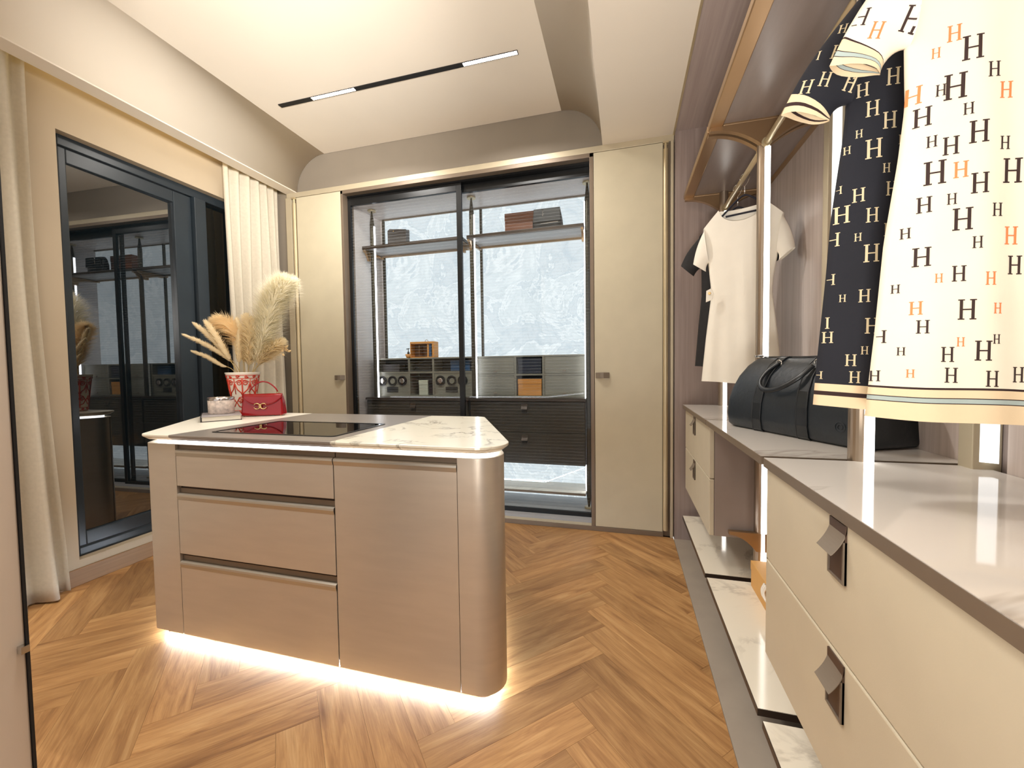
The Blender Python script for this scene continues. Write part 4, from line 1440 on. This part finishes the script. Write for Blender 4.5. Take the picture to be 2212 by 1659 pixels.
# ------------------------------------------------------------------ ceiling track light
def track():
    t = thing('track_light', (-1.45, 2.394, ZC), 'slim black recessed ceiling track with two lit louvre segments', 'ceiling light')
    y0, y1 = 2.380, 2.408
    mb = MB().box(-2.31, -0.60, y0 - 0.003, y0, ZC - 0.004, ZC + 0.02).box(-2.31, -0.60, y1, y1 + 0.003, ZC - 0.004, ZC + 0.02).box(-2.313, -2.31, y0 - 0.003, y1 + 0.003, ZC - 0.004, ZC + 0.02).box(-0.60, -0.597, y0 - 0.003, y1 + 0.003, ZC - 0.004, ZC + 0.02)
    mb.build('channel', M['matblack'], t)
    box('cover', (-2.31, -2.043, y0, y1, ZC - 0.003, ZC), M['matblack'], t)
    box('cover', (-1.703, -0.942, y0, y1, ZC - 0.003, ZC), M['matblack'], t)
    for xa, xb in ((-2.042, -1.704), (-0.941, -0.60)):
        p = box('lamp', (xa, xb, y0, y1, ZC - 0.002, ZC), M['ledtrack'], t)
        lm = MB()
        n = 18
        for k in range(n + 1):
            x = xa + (xb - xa) * k / n
            lm.box(x - 0.0015, x + 0.0015, y0, y1, ZC - 0.006, ZC - 0.002)
        lm.build('louvre', M['chrome'], p)['kind'] = 'stuff'
track()
o = box('cove_light', (-2.895, -2.866, 0.3, 2.99, 3.02, 3.04), M['ledcove'], None, loc=(-2.88, 1.6, 3.03))
tag(o, 'warm light strip hidden in the curtain pocket of the ceiling', 'cove light')

# ------------------------------------------------------------------ curtains
def curtain(y0, y1, folds, amp, seed, label, x=-2.935, flare=None, zb=0.012):
    rnd = random.Random(seed)
    nu, nv = folds * 12, 40
    ph = [rnd.uniform(0.75, 1.3) for _ in range(folds + 1)]
    sh = [rnd.uniform(-0.25, 0.25) for _ in range(folds + 1)]
    vs = []
    for j in range(nv + 1):
        q = j / nv
        z = zb + (3.06 - zb) * q
        for i in range(nu + 1):
            u = i / nu
            k = min(int(u * folds), folds - 1)
            a = amp * (ph[k] + (ph[k + 1] - ph[k]) * (u * folds - k))
            y = y0 + (y1 - y0) * u + 0.018 * math.sin(u * 9 + q * 1.5) * (1 - q)
            if flare:
                y += flare * max(0, 0.55 - q) ** 1.5 * u
            xx = x + a * math.sin(2 * PI * (u * folds + sh[k] * 0.3 * (1 - q))) * (0.85 + 0.5 * (1 - q)) + 0.012 * math.sin(5 * q + 7 * u)
            if flare and z < 0.25:
                xx += 0.10 * (0.25 - z) / 0.25 * (0.4 + 0.6 * math.sin(3 * u + 1))
            xx = max(xx, -2.988)
            vs.append((min(xx, -2.882 + (0.25 if z < 2.6 else 0)), y, z))
    fs = [(j * (nu + 1) + i, j * (nu + 1) + i + 1, (j + 1) * (nu + 1) + i + 1, (j + 1) * (nu + 1) + i) for j in range(nv) for i in range(nu)]
    o = MB().add(vs, fs).build('curtain', M['curtain'], None, smooth=True, loc=(x, (y0 + y1) / 2, 0))
    s = o.modifiers.new('solid', 'SOLIDIFY'); s.thickness = 0.002
    tag(o, label, 'curtain', 'sheer curtains at the window')
curtain(0.72, 1.412, 6, 0.034, 2, 'sheer ivory curtain at the near side of the window, brushing the floor', flare=0.12)
curtain(2.475, 2.985, 6, 0.024, 5, 'sheer ivory curtain at the far side of the window, behind the plumes')

# ------------------------------------------------------------------ clothes
def hanger(y, top, w, label, mat=None, drop=0.085):
    t = thing('coat_hanger', (PX, y, top), label, 'hanger', 'velvet hangers on the rail')
    hook = [(PX, y, top)] + [(PX + 0.0, y, top + 0.02)]
    c = Vector((PX - 0.004, y, 2.168))
    arc = [(PX + 0.022 * math.cos(a), y, 2.168 + 0.022 * math.sin(a)) for a in [math.radians(200 - 220 * k / 16) for k in range(17)]]
    MB().tube([(PX, y, top), (PX, y, 2.125), (PX + 0.012, y, 2.138)] + arc[::-1], 0.002, 6).build('hook', M['chrome'], t, smooth=True)
    arms = catmull([(PX + w * u, y, top - drop * d) for u, d in ((-1, 1), (-0.75, 0.68), (-0.25, 0.15), (0, 0), (0.25, 0.15), (0.75, 0.68), (1, 1))], 6)
    MB().tube(arms, 0.0075, 8, flat=0.6).build('shoulder_bar', mat or M['hanger'], t, smooth=True)
    MB().tube([(PX - w * 0.55, y, top - drop * 0.62), (PX + w * 0.55, y, top - drop * 0.62)], 0.005, 6).build('trouser_bar', mat or M['hanger'], t)
    return t

def dress(name, yc, hem, edges, arm_z, sh, neck, depth, folds, cloth, bands, sl_l, sl_r, sleeve_bands, label, group, seed=1, cx=0.603, lettering=(), pocket=None):
    """edges: table z -> (left x, right x); sh: (half width, z outer, z inner); neck: (half width, front drop, back drop)"""
    rnd = random.Random(seed)
    t = thing(name, (cx, yc, hem), label, 'dress', group)
    NU = 48
    zrows = sorted(set([hem + b for b in [0] + [x for a, c, _ in bands for x in (a, c)]]))
    z = zrows[-1]
    while z < arm_z - 0.02:
        z += 0.022
        zrows.append(min(z, arm_z))
    if zrows[-1] < arm_z: zrows.append(arm_z)
    NT = 14
    le = [(a, b[0]) for a, b in edges]; re_ = [(a, b[1]) for a, b in edges]
    hw, zo, zi = sh
    nh, nf, nb = neck
    ph = [rnd.uniform(0, 6.28) for _ in range(4)]
    def point(u, r, side):
        if r < len(zrows):
            z = zrows[r]
            q = 0.0
        else:
            q = (r - len(zrows) + 1) / NT
            z = arm_z
        l, rr = interp(le, z), interp(re_, z)
        au = abs(u)
        x = cx + (rr - cx) * u if u >= 0 else cx - (cx - l) * au
        if q > 0:
            xs = cx + hw * u
            e = q ** 0.5
            x = x + (xs - x) * e
            d = abs(xs - cx)
            zt = zi + (zo - zi) * min(1, max(0, (d - nh) / max(hw - nh, 1e-4)))
            if d < nh:
                drop = nf if side < 0 else nb
                zt = zi - drop * math.sqrt(max(0, 1 - (d / nh) ** 2))
            z = arm_z + (zt - arm_z) * q
        prof = max(0.0, 1 - au ** 2.4) ** 0.6
        low = max(0, min(1, 1 - (z - hem) / (arm_z - hem)))
        dd = depth * (0.55 + 0.75 * low) * (1 - 0.25 * q)
        fold = folds * (0.25 + low) * (math.sin(u * 6.5 + ph[0]) + 0.5 * math.sin(u * 12 + ph[1] + z * 3)) * (1 - q) * prof ** 0.3
        y = yc + side * dd * prof + fold * (1 if side < 0 else -0.6)
        zz = z
        if r == 0 or z < hem + 0.08:
            zz = z - 0.008 * (u + 1) + 0.0015 * math.sin(u * 5 + ph[2])
        return (x, y, zz)
    R = len(zrows) + NT
    def mat_for(zm):
        for a, c, m in bands:
            if hem + a - 1e-6 <= zm <= hem + c + 1e-6: return m
        return cloth
    mb = MB()
    for side in (-1, 1):
        vs = [point(-1 + 2 * i / NU, r, side) for r in range(R) for i in range(NU + 1)]
        b = len(mb.v)
        mb.v += vs
        for r in range(R - 1):
            zm = (zrows[r] + zrows[r + 1]) / 2 if r + 1 < len(zrows) else 99
            mb.mat(mat_for(zm))
            for i in range(NU):
                a = b + r * (NU + 1) + i
                mb.f.append((a, a + 1, a + NU + 2, a + NU + 1) if side < 0 else (a + NU + 1, a + NU + 2, a + 1, a))
                mb.m.append(mb.cur)
    body = mb.build('body', None, t, smooth=True)
    bm = bmesh.new(); bm.from_mesh(body.data)
    bmesh.ops.remove_doubles(bm, verts=bm.verts, dist=0.0004)
    bmesh.ops.recalc_face_normals(bm, faces=bm.faces)
    for f in bm.faces: f.smooth = True
    bm.to_mesh(body.data); bm.free()
    parts = [body]
    for S, C, ch, h0, b0, b1 in (sl_l, sl_r):
        # S root centre (x,z), C cuff centre, ch cuff half vector (x,z), a0 root half length
        S, C, ch, h0 = Vector(S), Vector(C), Vector(ch), Vector(h0)
        L = (C - S).length
        cuts = sorted(set([0.0] + [min(1, 1 - x / L) for a, c, _ in sleeve_bands for x in (a, c)] + [0.12 * k for k in range(9)] + [1.0]))
        mb = MB()
        rings = []
        n = 28
        for q in cuts:
            c = S.lerp(C, q)
            h = h0.lerp(ch, q)
            c = c - h.normalized() * 0.012 * math.sin(PI * q)
            bb = b0 + (b1 - b0) * q
            ring = []
            for k in range(n):
                a = 2 * PI * k / n
                co, si = math.cos(a), math.sin(a)
                p = c + h * math.copysign(abs(co) ** 0.8, co)
                wob = 0.004 * math.sin(3 * a + ph[3] + 5 * q) * q
                ring.append((p.x, yc + bb * si + wob, p.y))
            rings.append(ring)
        b = len(mb.v)
        for r_ in rings: mb.v += r_
        for k in range(len(cuts) - 1):
            dist = (1 - (cuts[k] + cuts[k + 1]) / 2) * L
            m = cloth
            for a, c, mm in sleeve_bands:
                if a <= dist <= c: m = mm
            mb.mat(m)
            for i in range(n):
                jn = (i + 1) % n
                mb.f.append((b + k * n + i, b + k * n + jn, b + (k + 1) * n + jn, b + (k + 1) * n + i))
                mb.m.append(mb.cur)
        s = mb.build('sleeve', None, t, smooth=True)
        parts.append(s)
    # printed letters laid on the cloth
    if lettering:
        vs, fs = [], []
        off = Vector((0, 0, 0))
        for o in parts:
            base = len(vs)
            w0 = wloc(o)
            vs += [Vector(v.co) + w0 for v in o.data.vertices]
            fs += [tuple(base + i for i in p.vertices) for p in o.data.polygons]
        bvh = BVHTree.FromPolygons(vs, fs)
        for m, lst, nm in lettering:
            pb = MB()
            for (x, z, h, ang) in lst:
                w = h * 0.86
                st = h * 0.098
                rects = [(-w * 0.33, w * -0.33 + st * 1.25, -h / 2, h / 2), (w * 0.33 - st * 1.25, w * 0.33, -h / 2, h / 2), (-w * 0.33 + st, w * 0.33 - st, -st * 0.35, st * 0.35)]
                for sx in (-1, 1):
                    for sz in (-1, 1):
                        xc = sx * (w * 0.33 - st * 0.62)
                        rects.append((xc - w * 0.15, xc + w * 0.15, sz * h / 2 - st * 0.3, sz * h / 2 + st * 0.3))
                ca, sa = math.cos(ang), math.sin(ang)
                hit0 = bvh.ray_cast(Vector((x, yc - 0.6, z)), Vector((0, 1, 0)))[0]
                if hit0 is None: continue
                for (xa, xb, za, zb) in rects:
                    nz = 4 if zb - za > h * 0.5 else 1
                    nx = 3 if xb - xa > h * 0.25 else 1
                    grid = []
                    ok = True
                    for jj in range(nz + 1):
                        for ii in range(nx + 1):
                            lx = xa + (xb - xa) * ii / nx
                            lz = za + (zb - za) * jj / nz
                            px, pz = x + lx * ca - lz * sa, z + lx * sa + lz * ca
                            hit, nor, _, _ = bvh.ray_cast(Vector((px, yc - 0.6, pz)), Vector((0, 1, 0)))
                            if hit is None or abs(hit.y - hit0.y) > 0.12:
                                ok = False
                                break
                            if nor.y > 0: nor = -nor
                            grid.append(hit + nor * 0.0008)
                        if not ok: break
                    if not ok: continue
                    pb.add(grid, [(jj * (nx + 1) + ii, jj * (nx + 1) + ii + 1, (jj + 1) * (nx + 1) + ii + 1, (jj + 1) * (nx + 1) + ii) for jj in range(nz) for ii in range(nx)])
            if pb.v:
                o = pb.build('letter_print', m, t)
                o['label'] = nm
                o['kind'] = 'stuff'
    return t

CD = [(0.446,1.75,0.034),(0.382,1.775,0.025),(0.544,1.707,0.037),(0.57,1.666,0.023),(0.523,1.65,0.039),(0.506,1.649,0.018),(0.459,1.689,0.017),(0.485,1.612,0.03),(0.538,1.609,0.018),(0.55,1.569,0.034),(0.495,1.567,0.018),(0.517,1.554,0.028),(0.584,1.547,0.02),(0.498,1.514,0.037),(0.55,1.486,0.031),(0.449,1.506,0.017),(0.485,1.463,0.025),(0.517,1.466,0.017),(0.572,1.441,0.02),(0.529,1.431,0.034),(0.441,1.442,0.025),(0.464,1.42,0.017),(0.481,1.376,0.03),(0.546,1.391,0.018),(0.436,1.368,0.021),(0.524,1.343,0.024),(0.594,1.502,0.037),(0.597,1.352,0.028),(0.453,1.327,0.014),(0.43,1.286,0.013),(0.533,1.284,0.031),(0.481,1.259,0.021),(0.436,1.246,0.021),(0.458,1.219,0.013),(0.509,1.212,0.023),(0.552,1.217,0.03),(0.569,1.235,0.014),(0.43,1.177,0.018),(0.513,1.178,0.023),(0.563,1.172,0.024),(0.602,1.178,0.023)]
CO = [(0.401,1.746,0.025),(0.522,1.737,0.025),(0.5,1.712,0.016),(0.475,1.652,0.028),(0.586,1.631,0.025),(0.528,1.512,0.025),(0.45,1.548,0.013),(0.592,1.399,0.027),(0.5,1.338,0.014),(0.562,1.332,0.02),(0.474,1.291,0.021),(0.571,1.284,0.016),(0.525,1.232,0.014),(0.467,1.181,0.013)]
BK = [(0.416,1.885,0.027),(0.383,1.855,0.033),(0.406,1.841,0.017),(0.366,1.805,0.017),(0.396,1.798,0.024),(0.407,1.772,0.015),(0.348,1.746,0.026),(0.377,1.751,0.026),(0.418,1.736,0.027),(0.435,1.77,0.017),(0.46,1.744,0.026),(0.506,1.757,0.031),(0.474,1.702,0.029),(0.5,1.673,0.031),(0.433,1.692,0.017),(0.454,1.658,0.015),(0.437,1.631,0.015),(0.416,1.638,0.024),(0.475,1.622,0.036),(0.418,1.597,0.027),(0.494,1.58,0.017),(0.424,1.554,0.015),(0.452,1.535,0.026),(0.502,1.539,0.026),(0.428,1.502,0.033),(0.471,1.491,0.027),(0.416,1.454,0.026),(0.45,1.451,0.015),(0.497,1.459,0.024),(0.469,1.416,0.033),(0.401,1.411,0.014),(0.411,1.373,0.021),(0.52,1.632,0.017),(0.458,1.333,0.024),(0.428,1.332,0.014),(0.39,1.32,0.012),(0.402,1.284,0.022),(0.468,1.273,0.029),(0.407,1.254,0.022),(0.457,1.225,0.015),(0.385,1.213,0.014),(0.438,1.206,0.022),(0.394,1.176,0.015),(0.443,1.172,0.022)]
def ang(l, sx):
    # letters on the sleeves lean with the sleeve and sit farther back than those on the front
    return [((x * 1.037, 1.2 + (z - 1.2) * 1.037, h * 1.03, -0.33) if x < sx and z > 1.70 else (x, z, h, -0.03)) for x, z, h in l]
def mirror(l, cut):
    # the half of the garment beyond the picture's edge
    return [(1.206 - x + 0.012, z - 0.015, h, 0.03) for x, z, h in l if cut < x < 0.575 and z < 1.72]

dress('printed_dress', 0.878, 1.105,
      [(1.105, (0.418, 0.785)), (1.25, (0.430, 0.776)), (1.41, (0.441, 0.765)), (1.55, (0.459, 0.747)), (1.64, (0.467, 0.739)), (1.73, (0.464, 0.742))],
      1.735, (0.125, 1.925, 1.965), (0.07, 0.05, 0.015), 0.040, 0.006, M['cream'],
      [(0.0, 0.030, M['tan']), (0.030, 0.0315, M['darkline']), (0.0315, 0.0385, M['blue']), (0.0385, 0.040, M['darkline']), (0.040, 0.053, M['tan']), (0.053, 0.0565, M['darkline'])],
      ((0.474, 1.832), (0.393, 1.7165), (0.039, -0.014), (-0.004, -0.094), 0.030, 0.014), ((0.732, 1.832), (0.813, 1.7165), (-0.039, -0.014), (0.004, -0.094), 0.030, 0.014),
      [(0.0, 0.009, M['tan']), (0.009, 0.0098, M['darkline']), (0.0098, 0.0145, M['blue']), (0.0145, 0.0153, M['darkline']), (0.0153, 0.026, M['tan']), (0.026, 0.0278, M['darkline'])],
      'cream short-sleeved dress printed with dark and orange letters, nearest the camera', 'letter printed dresses', seed=3,
      lettering=[(M['inkdark'], ang(CD, 0.45) + mirror(CD, 0.43), 'dark brown printed letters'), (M['inkorange'], ang(CO, 0.45) + mirror(CO, 0.44), 'orange printed letters')])
hanger(0.878, 1.975, 0.13, 'velvet hanger inside the cream printed dress')
dress('printed_dress', 1.005, 1.112,
      [(1.112, (0.386, 0.82)), (1.205, (0.392, 0.81)), (1.385, (0.406, 0.80)), (1.487, (0.412, 0.79)), (1.586, (0.423, 0.78)), (1.652, (0.431, 0.775)), (1.72, (0.436, 0.772))],
      1.722, (0.15, 1.925, 1.97), (0.07, 0.05, 0.015), 0.040, 0.006, M['navy'],
      [(0.0, 0.022, M['tan']), (0.022, 0.0305, M['darkline']), (0.0305, 0.046, M['tan'])],
      ((0.448, 1.825), (0.364, 1.712), (0.043, -0.015), (-0.004, -0.100), 0.030, 0.014), ((0.758, 1.825), (0.842, 1.712), (-0.043, -0.015), (0.004, -0.100), 0.030, 0.014),
      [(0.0, 0.009, M['tan']), (0.009, 0.014, M['darkline']), (0.014, 0.024, M['tan'])],
      'navy short-sleeved dress printed with tan letters behind the cream one', 'letter printed dresses', seed=9,
      lettering=[(M['inktan'], ang([(x, z, h) for x, z, h in BK], 0.43), 'tan printed letters')])
hanger(1.005, 1.98, 0.15, 'velvet hanger inside the navy printed dress')
def turned(o, a):
    o.rotation_euler = (0, 0, a)
CX = 0.59
wh = dress('ivory_dress', 2.40, 1.112,
      [(1.112, (CX - 0.192, CX + 0.185)), (1.35, (CX - 0.170, CX + 0.165)), (1.56, (CX - 0.146, CX + 0.140)), (1.62, (CX - 0.146, CX + 0.142)), (1.75, (CX - 0.160, CX + 0.160))],
      1.76, (0.185, 1.945, 2.028), (0.105, 0.080, 0.012), 0.034, 0.006, M['whitecloth'],
      [(0.0, 0.012, M['whitecloth'])],
      ((CX - 0.166, 1.852), (CX - 0.204, 1.738), (0.034, -0.026), (0.012, -0.090), 0.026, 0.020), ((CX + 0.166, 1.852), (CX + 0.198, 1.742), (-0.034, -0.026), (-0.012, -0.090), 0.026, 0.026), [],
      'ivory short-sleeved shift dress hanging under the far shelf', 'plain shift dresses', seed=5, cx=CX)
MB().prism([(CX - 0.158, 1.60), (CX - 0.135, 1.61), (CX - 0.122, 1.582), (CX - 0.13, 1.55), (CX - 0.16, 1.54)], 2.352, 2.357, 'y').build('side_tab', M['whitecloth'], wh)
r_ = [[(CX - 0.142 + rr * math.cos(2 * PI * k / 14), y, 1.585 + rr * math.sin(2 * PI * k / 14)) for k in range(14)] for rr, y in ((0.008, 2.352), (0.007, 2.347))]
MB().rings(r_).build('button', M['brass'], wh)
turned(wh, -0.40)
turned(hanger(2.40, 2.078, 0.16, 'velvet hanger showing in the neckline of the ivory dress', drop=0.145), -0.40)
bk = dress('black_dress', 2.535, 1.195,
      [(1.195, (CX - 0.205, CX + 0.19)), (1.45, (CX - 0.185, CX + 0.175)), (1.60, (CX - 0.170, CX + 0.165)), (1.75, (CX - 0.172, CX + 0.172))],
      1.77, (0.185, 1.945, 2.02), (0.10, 0.06, 0.012), 0.03, 0.004, M['blackcloth'], [(0.0, 0.012, M['blackcloth'])],
      ((CX - 0.170, 1.855), (CX - 0.250, 1.758), (0.036, -0.036), (0.010, -0.088), 0.024, 0.020), ((CX + 0.170, 1.855), (CX + 0.215, 1.76), (-0.034, -0.028), (-0.010, -0.088), 0.024, 0.020), [],
      'black short-sleeved dress hanging behind the ivory one', 'plain shift dresses', seed=8, cx=CX)
turned(bk, -0.40)
turned(hanger(2.535, 2.066, 0.16, 'velvet hanger inside the plain black dress', drop=0.145), -0.40)

# ------------------------------------------------------------------ duffel bag
def duffel():
    P0 = Vector((0.418, 1.915, 0.942))
    ux = Vector((0.436, -0.90, 0)).normalized()      # along the length, towards the camera
    uy = Vector((-ux.y, ux.x, 0))                     # towards the wall
    L, D, H = 0.575, 0.215, 0.295
    t = thing('duffel_bag', P0 + ux * L / 2 + uy * D / 2, 'black grained leather duffel bag on the middle marble worktop', 'bag')
    def W3(s, d, z):
        p = P0 + ux * s + uy * d
        return (p.x, p.y, 0.9425 + z)
    def section(k):
        """profile points (d, z) as an arch, k: 0 at the ends, 1 in the middle"""
        pts = []
        h = H
        n = 28
        prof = [(0.02, 0.0), (0.006, 0.012), (0.0, 0.05), (0.002, 0.11), (0.012, 0.165), (0.032, 0.215), (0.062, 0.258), (0.092, 0.282), (0.1075, 0.288)]
        right = [(D - d, z) for d, z in prof[::-1][1:]]
        return prof + right
    base = section(1)
    out = []
    stations = [(0.0, 0.62, 0.0), (0.006, 0.86, 0.0), (0.018, 0.96, 0.0), (0.04, 1.0, 0.0)] + [(0.04 + (L - 0.08) * k / 14, 1.0, 0.0) for k in range(1, 14)] + [(L - 0.04, 1.0, 0.0), (L - 0.018, 0.96, 0), (L - 0.006, 0.86, 0), (L, 0.62, 0)]
    for s, k, _ in stations:
        ring = []
        q = s / L
        for d, z in base:
            dd = D / 2 + (d - D / 2) * (0.86 + 0.14 * k)
            zc = 0.12
            zz = z if k >= 1 else zc + (z - zc) * (0.75 + 0.25 * k)
            zz = max(zz, 0)
            # end slopes: top runs in from the ends
            top = max(0, (z - 0.05) / 0.24)
            inset_s = 0.055 * top ** 1.6
            s2 = s + inset_s * (1 - 2 * q) if True else s
            sag = 0.006 * math.sin(q * PI) * top
            ring.append(W3(s2, dd, zz - sag))
        out.append(ring)
    MB().rings(out).build('body', M['duffel'], t, smooth=True)
    # vertical leather bands with edges
    for s in (0.165, 0.365):
        rr = []
        for ds, lift in ((-0.021, 0.0), (-0.019, 0.004), (0.019, 0.004), (0.021, 0.0)):
            ring = []
            for d, z in base[:14]:
                nx = (d - D / 2)
                v = Vector((nx, z - 0.1)).normalized()
                top = max(0, (z - 0.05) / 0.24)
                q = (s + ds) / L
                s2 = s + ds + 0.055 * top ** 1.6 * (1 - 2 * q)
                ring.append(W3(s2, d + v.x * lift, z + v.y * lift - 0.006 * math.sin(q * PI) * top))
            rr.append(ring)
        MB().rings(rr, False, False).build('band', M['duffelstrap'], t, smooth=False)
        for ds in (-0.021, 0.021):
            path = []
            for d, z in base[:14]:
                v = Vector((d - D / 2, z - 0.1)).normalized()
                top = max(0, (z - 0.05) / 0.24)
                q = (s + ds) / L
                path.append(W3(s + ds + 0.055 * top ** 1.6 * (1 - 2 * q), d + v.x * 0.003, z + v.y * 0.003 - 0.006 * math.sin(q * PI) * top))
            MB().tube(path, 0.0028, 6).build('piping', M['duffelstrap'], t, smooth=True)
    # zip along the ridge
    MB().tube([W3(0.06, D / 2, 0.289), W3(L / 2, D / 2, 0.284), W3(L - 0.06, D / 2, 0.289)], 0.004, 6, flat=0.5).build('zipper', M['duffelstrap'], t)
    zt = thing
    MB().box(-0.012, 0.012, -0.012, 0.012, 0, 0.006)
    c = W3(0.055, D / 2, 0.290)
    MB().box(c[0] - 0.016, c[0] + 0.016, c[1] - 0.008, c[1] + 0.008, c[2] - 0.002, c[2] + 0.006).build('zip_plate', M['chrome'], t, 0.002)
    # handles: front one flopped over the side, rear one standing low
    for side, nm in ((0, 'handle'), (1, 'handle')):
        f = (lambda d: d) if side == 0 else (lambda d: D - d)
        pts = [W3(0.205, f(0.060), 0.262), W3(0.185, f(0.030), 0.232), W3(0.182, f(0.002), 0.196), W3(0.205, f(-0.014), 0.170), W3(0.25, f(-0.018), 0.163), W3(0.30, f(-0.014), 0.178), W3(0.345, f(0.008), 0.212), W3(0.362, f(0.045), 0.252)]
        MB().tube(catmull(pts, 8), 0.0095, 8, flat=0.65).build(nm, M['duffelstrap'], t, smooth=True)
        for s in (0.203, 0.362):
            c = W3(s, f(0.064), 0.262)
            MB().tube([Vector(c) + ux * 0.012 * math.cos(a) + Vector((0, 0, 0.010 * math.sin(a))) for a in [2 * PI * k / 14 for k in range(15)]], 0.0026, 6).build('handle_ring', M['chrome'], t, smooth=True)
    # embossed marks on the side
    mb = MB()
    for s, z, r in ((0.50, 0.062, 0.016),):
        for rr in (r, r * 0.5):
            mb.tube([W3(s + rr * math.cos(a), -0.0006, z + rr * math.sin(a)) for a in [2 * PI * k / 20 for k in range(21)]], 0.0009, 4)
    mb.build('embossed_emblem', M['duffel'], t)
duffel()
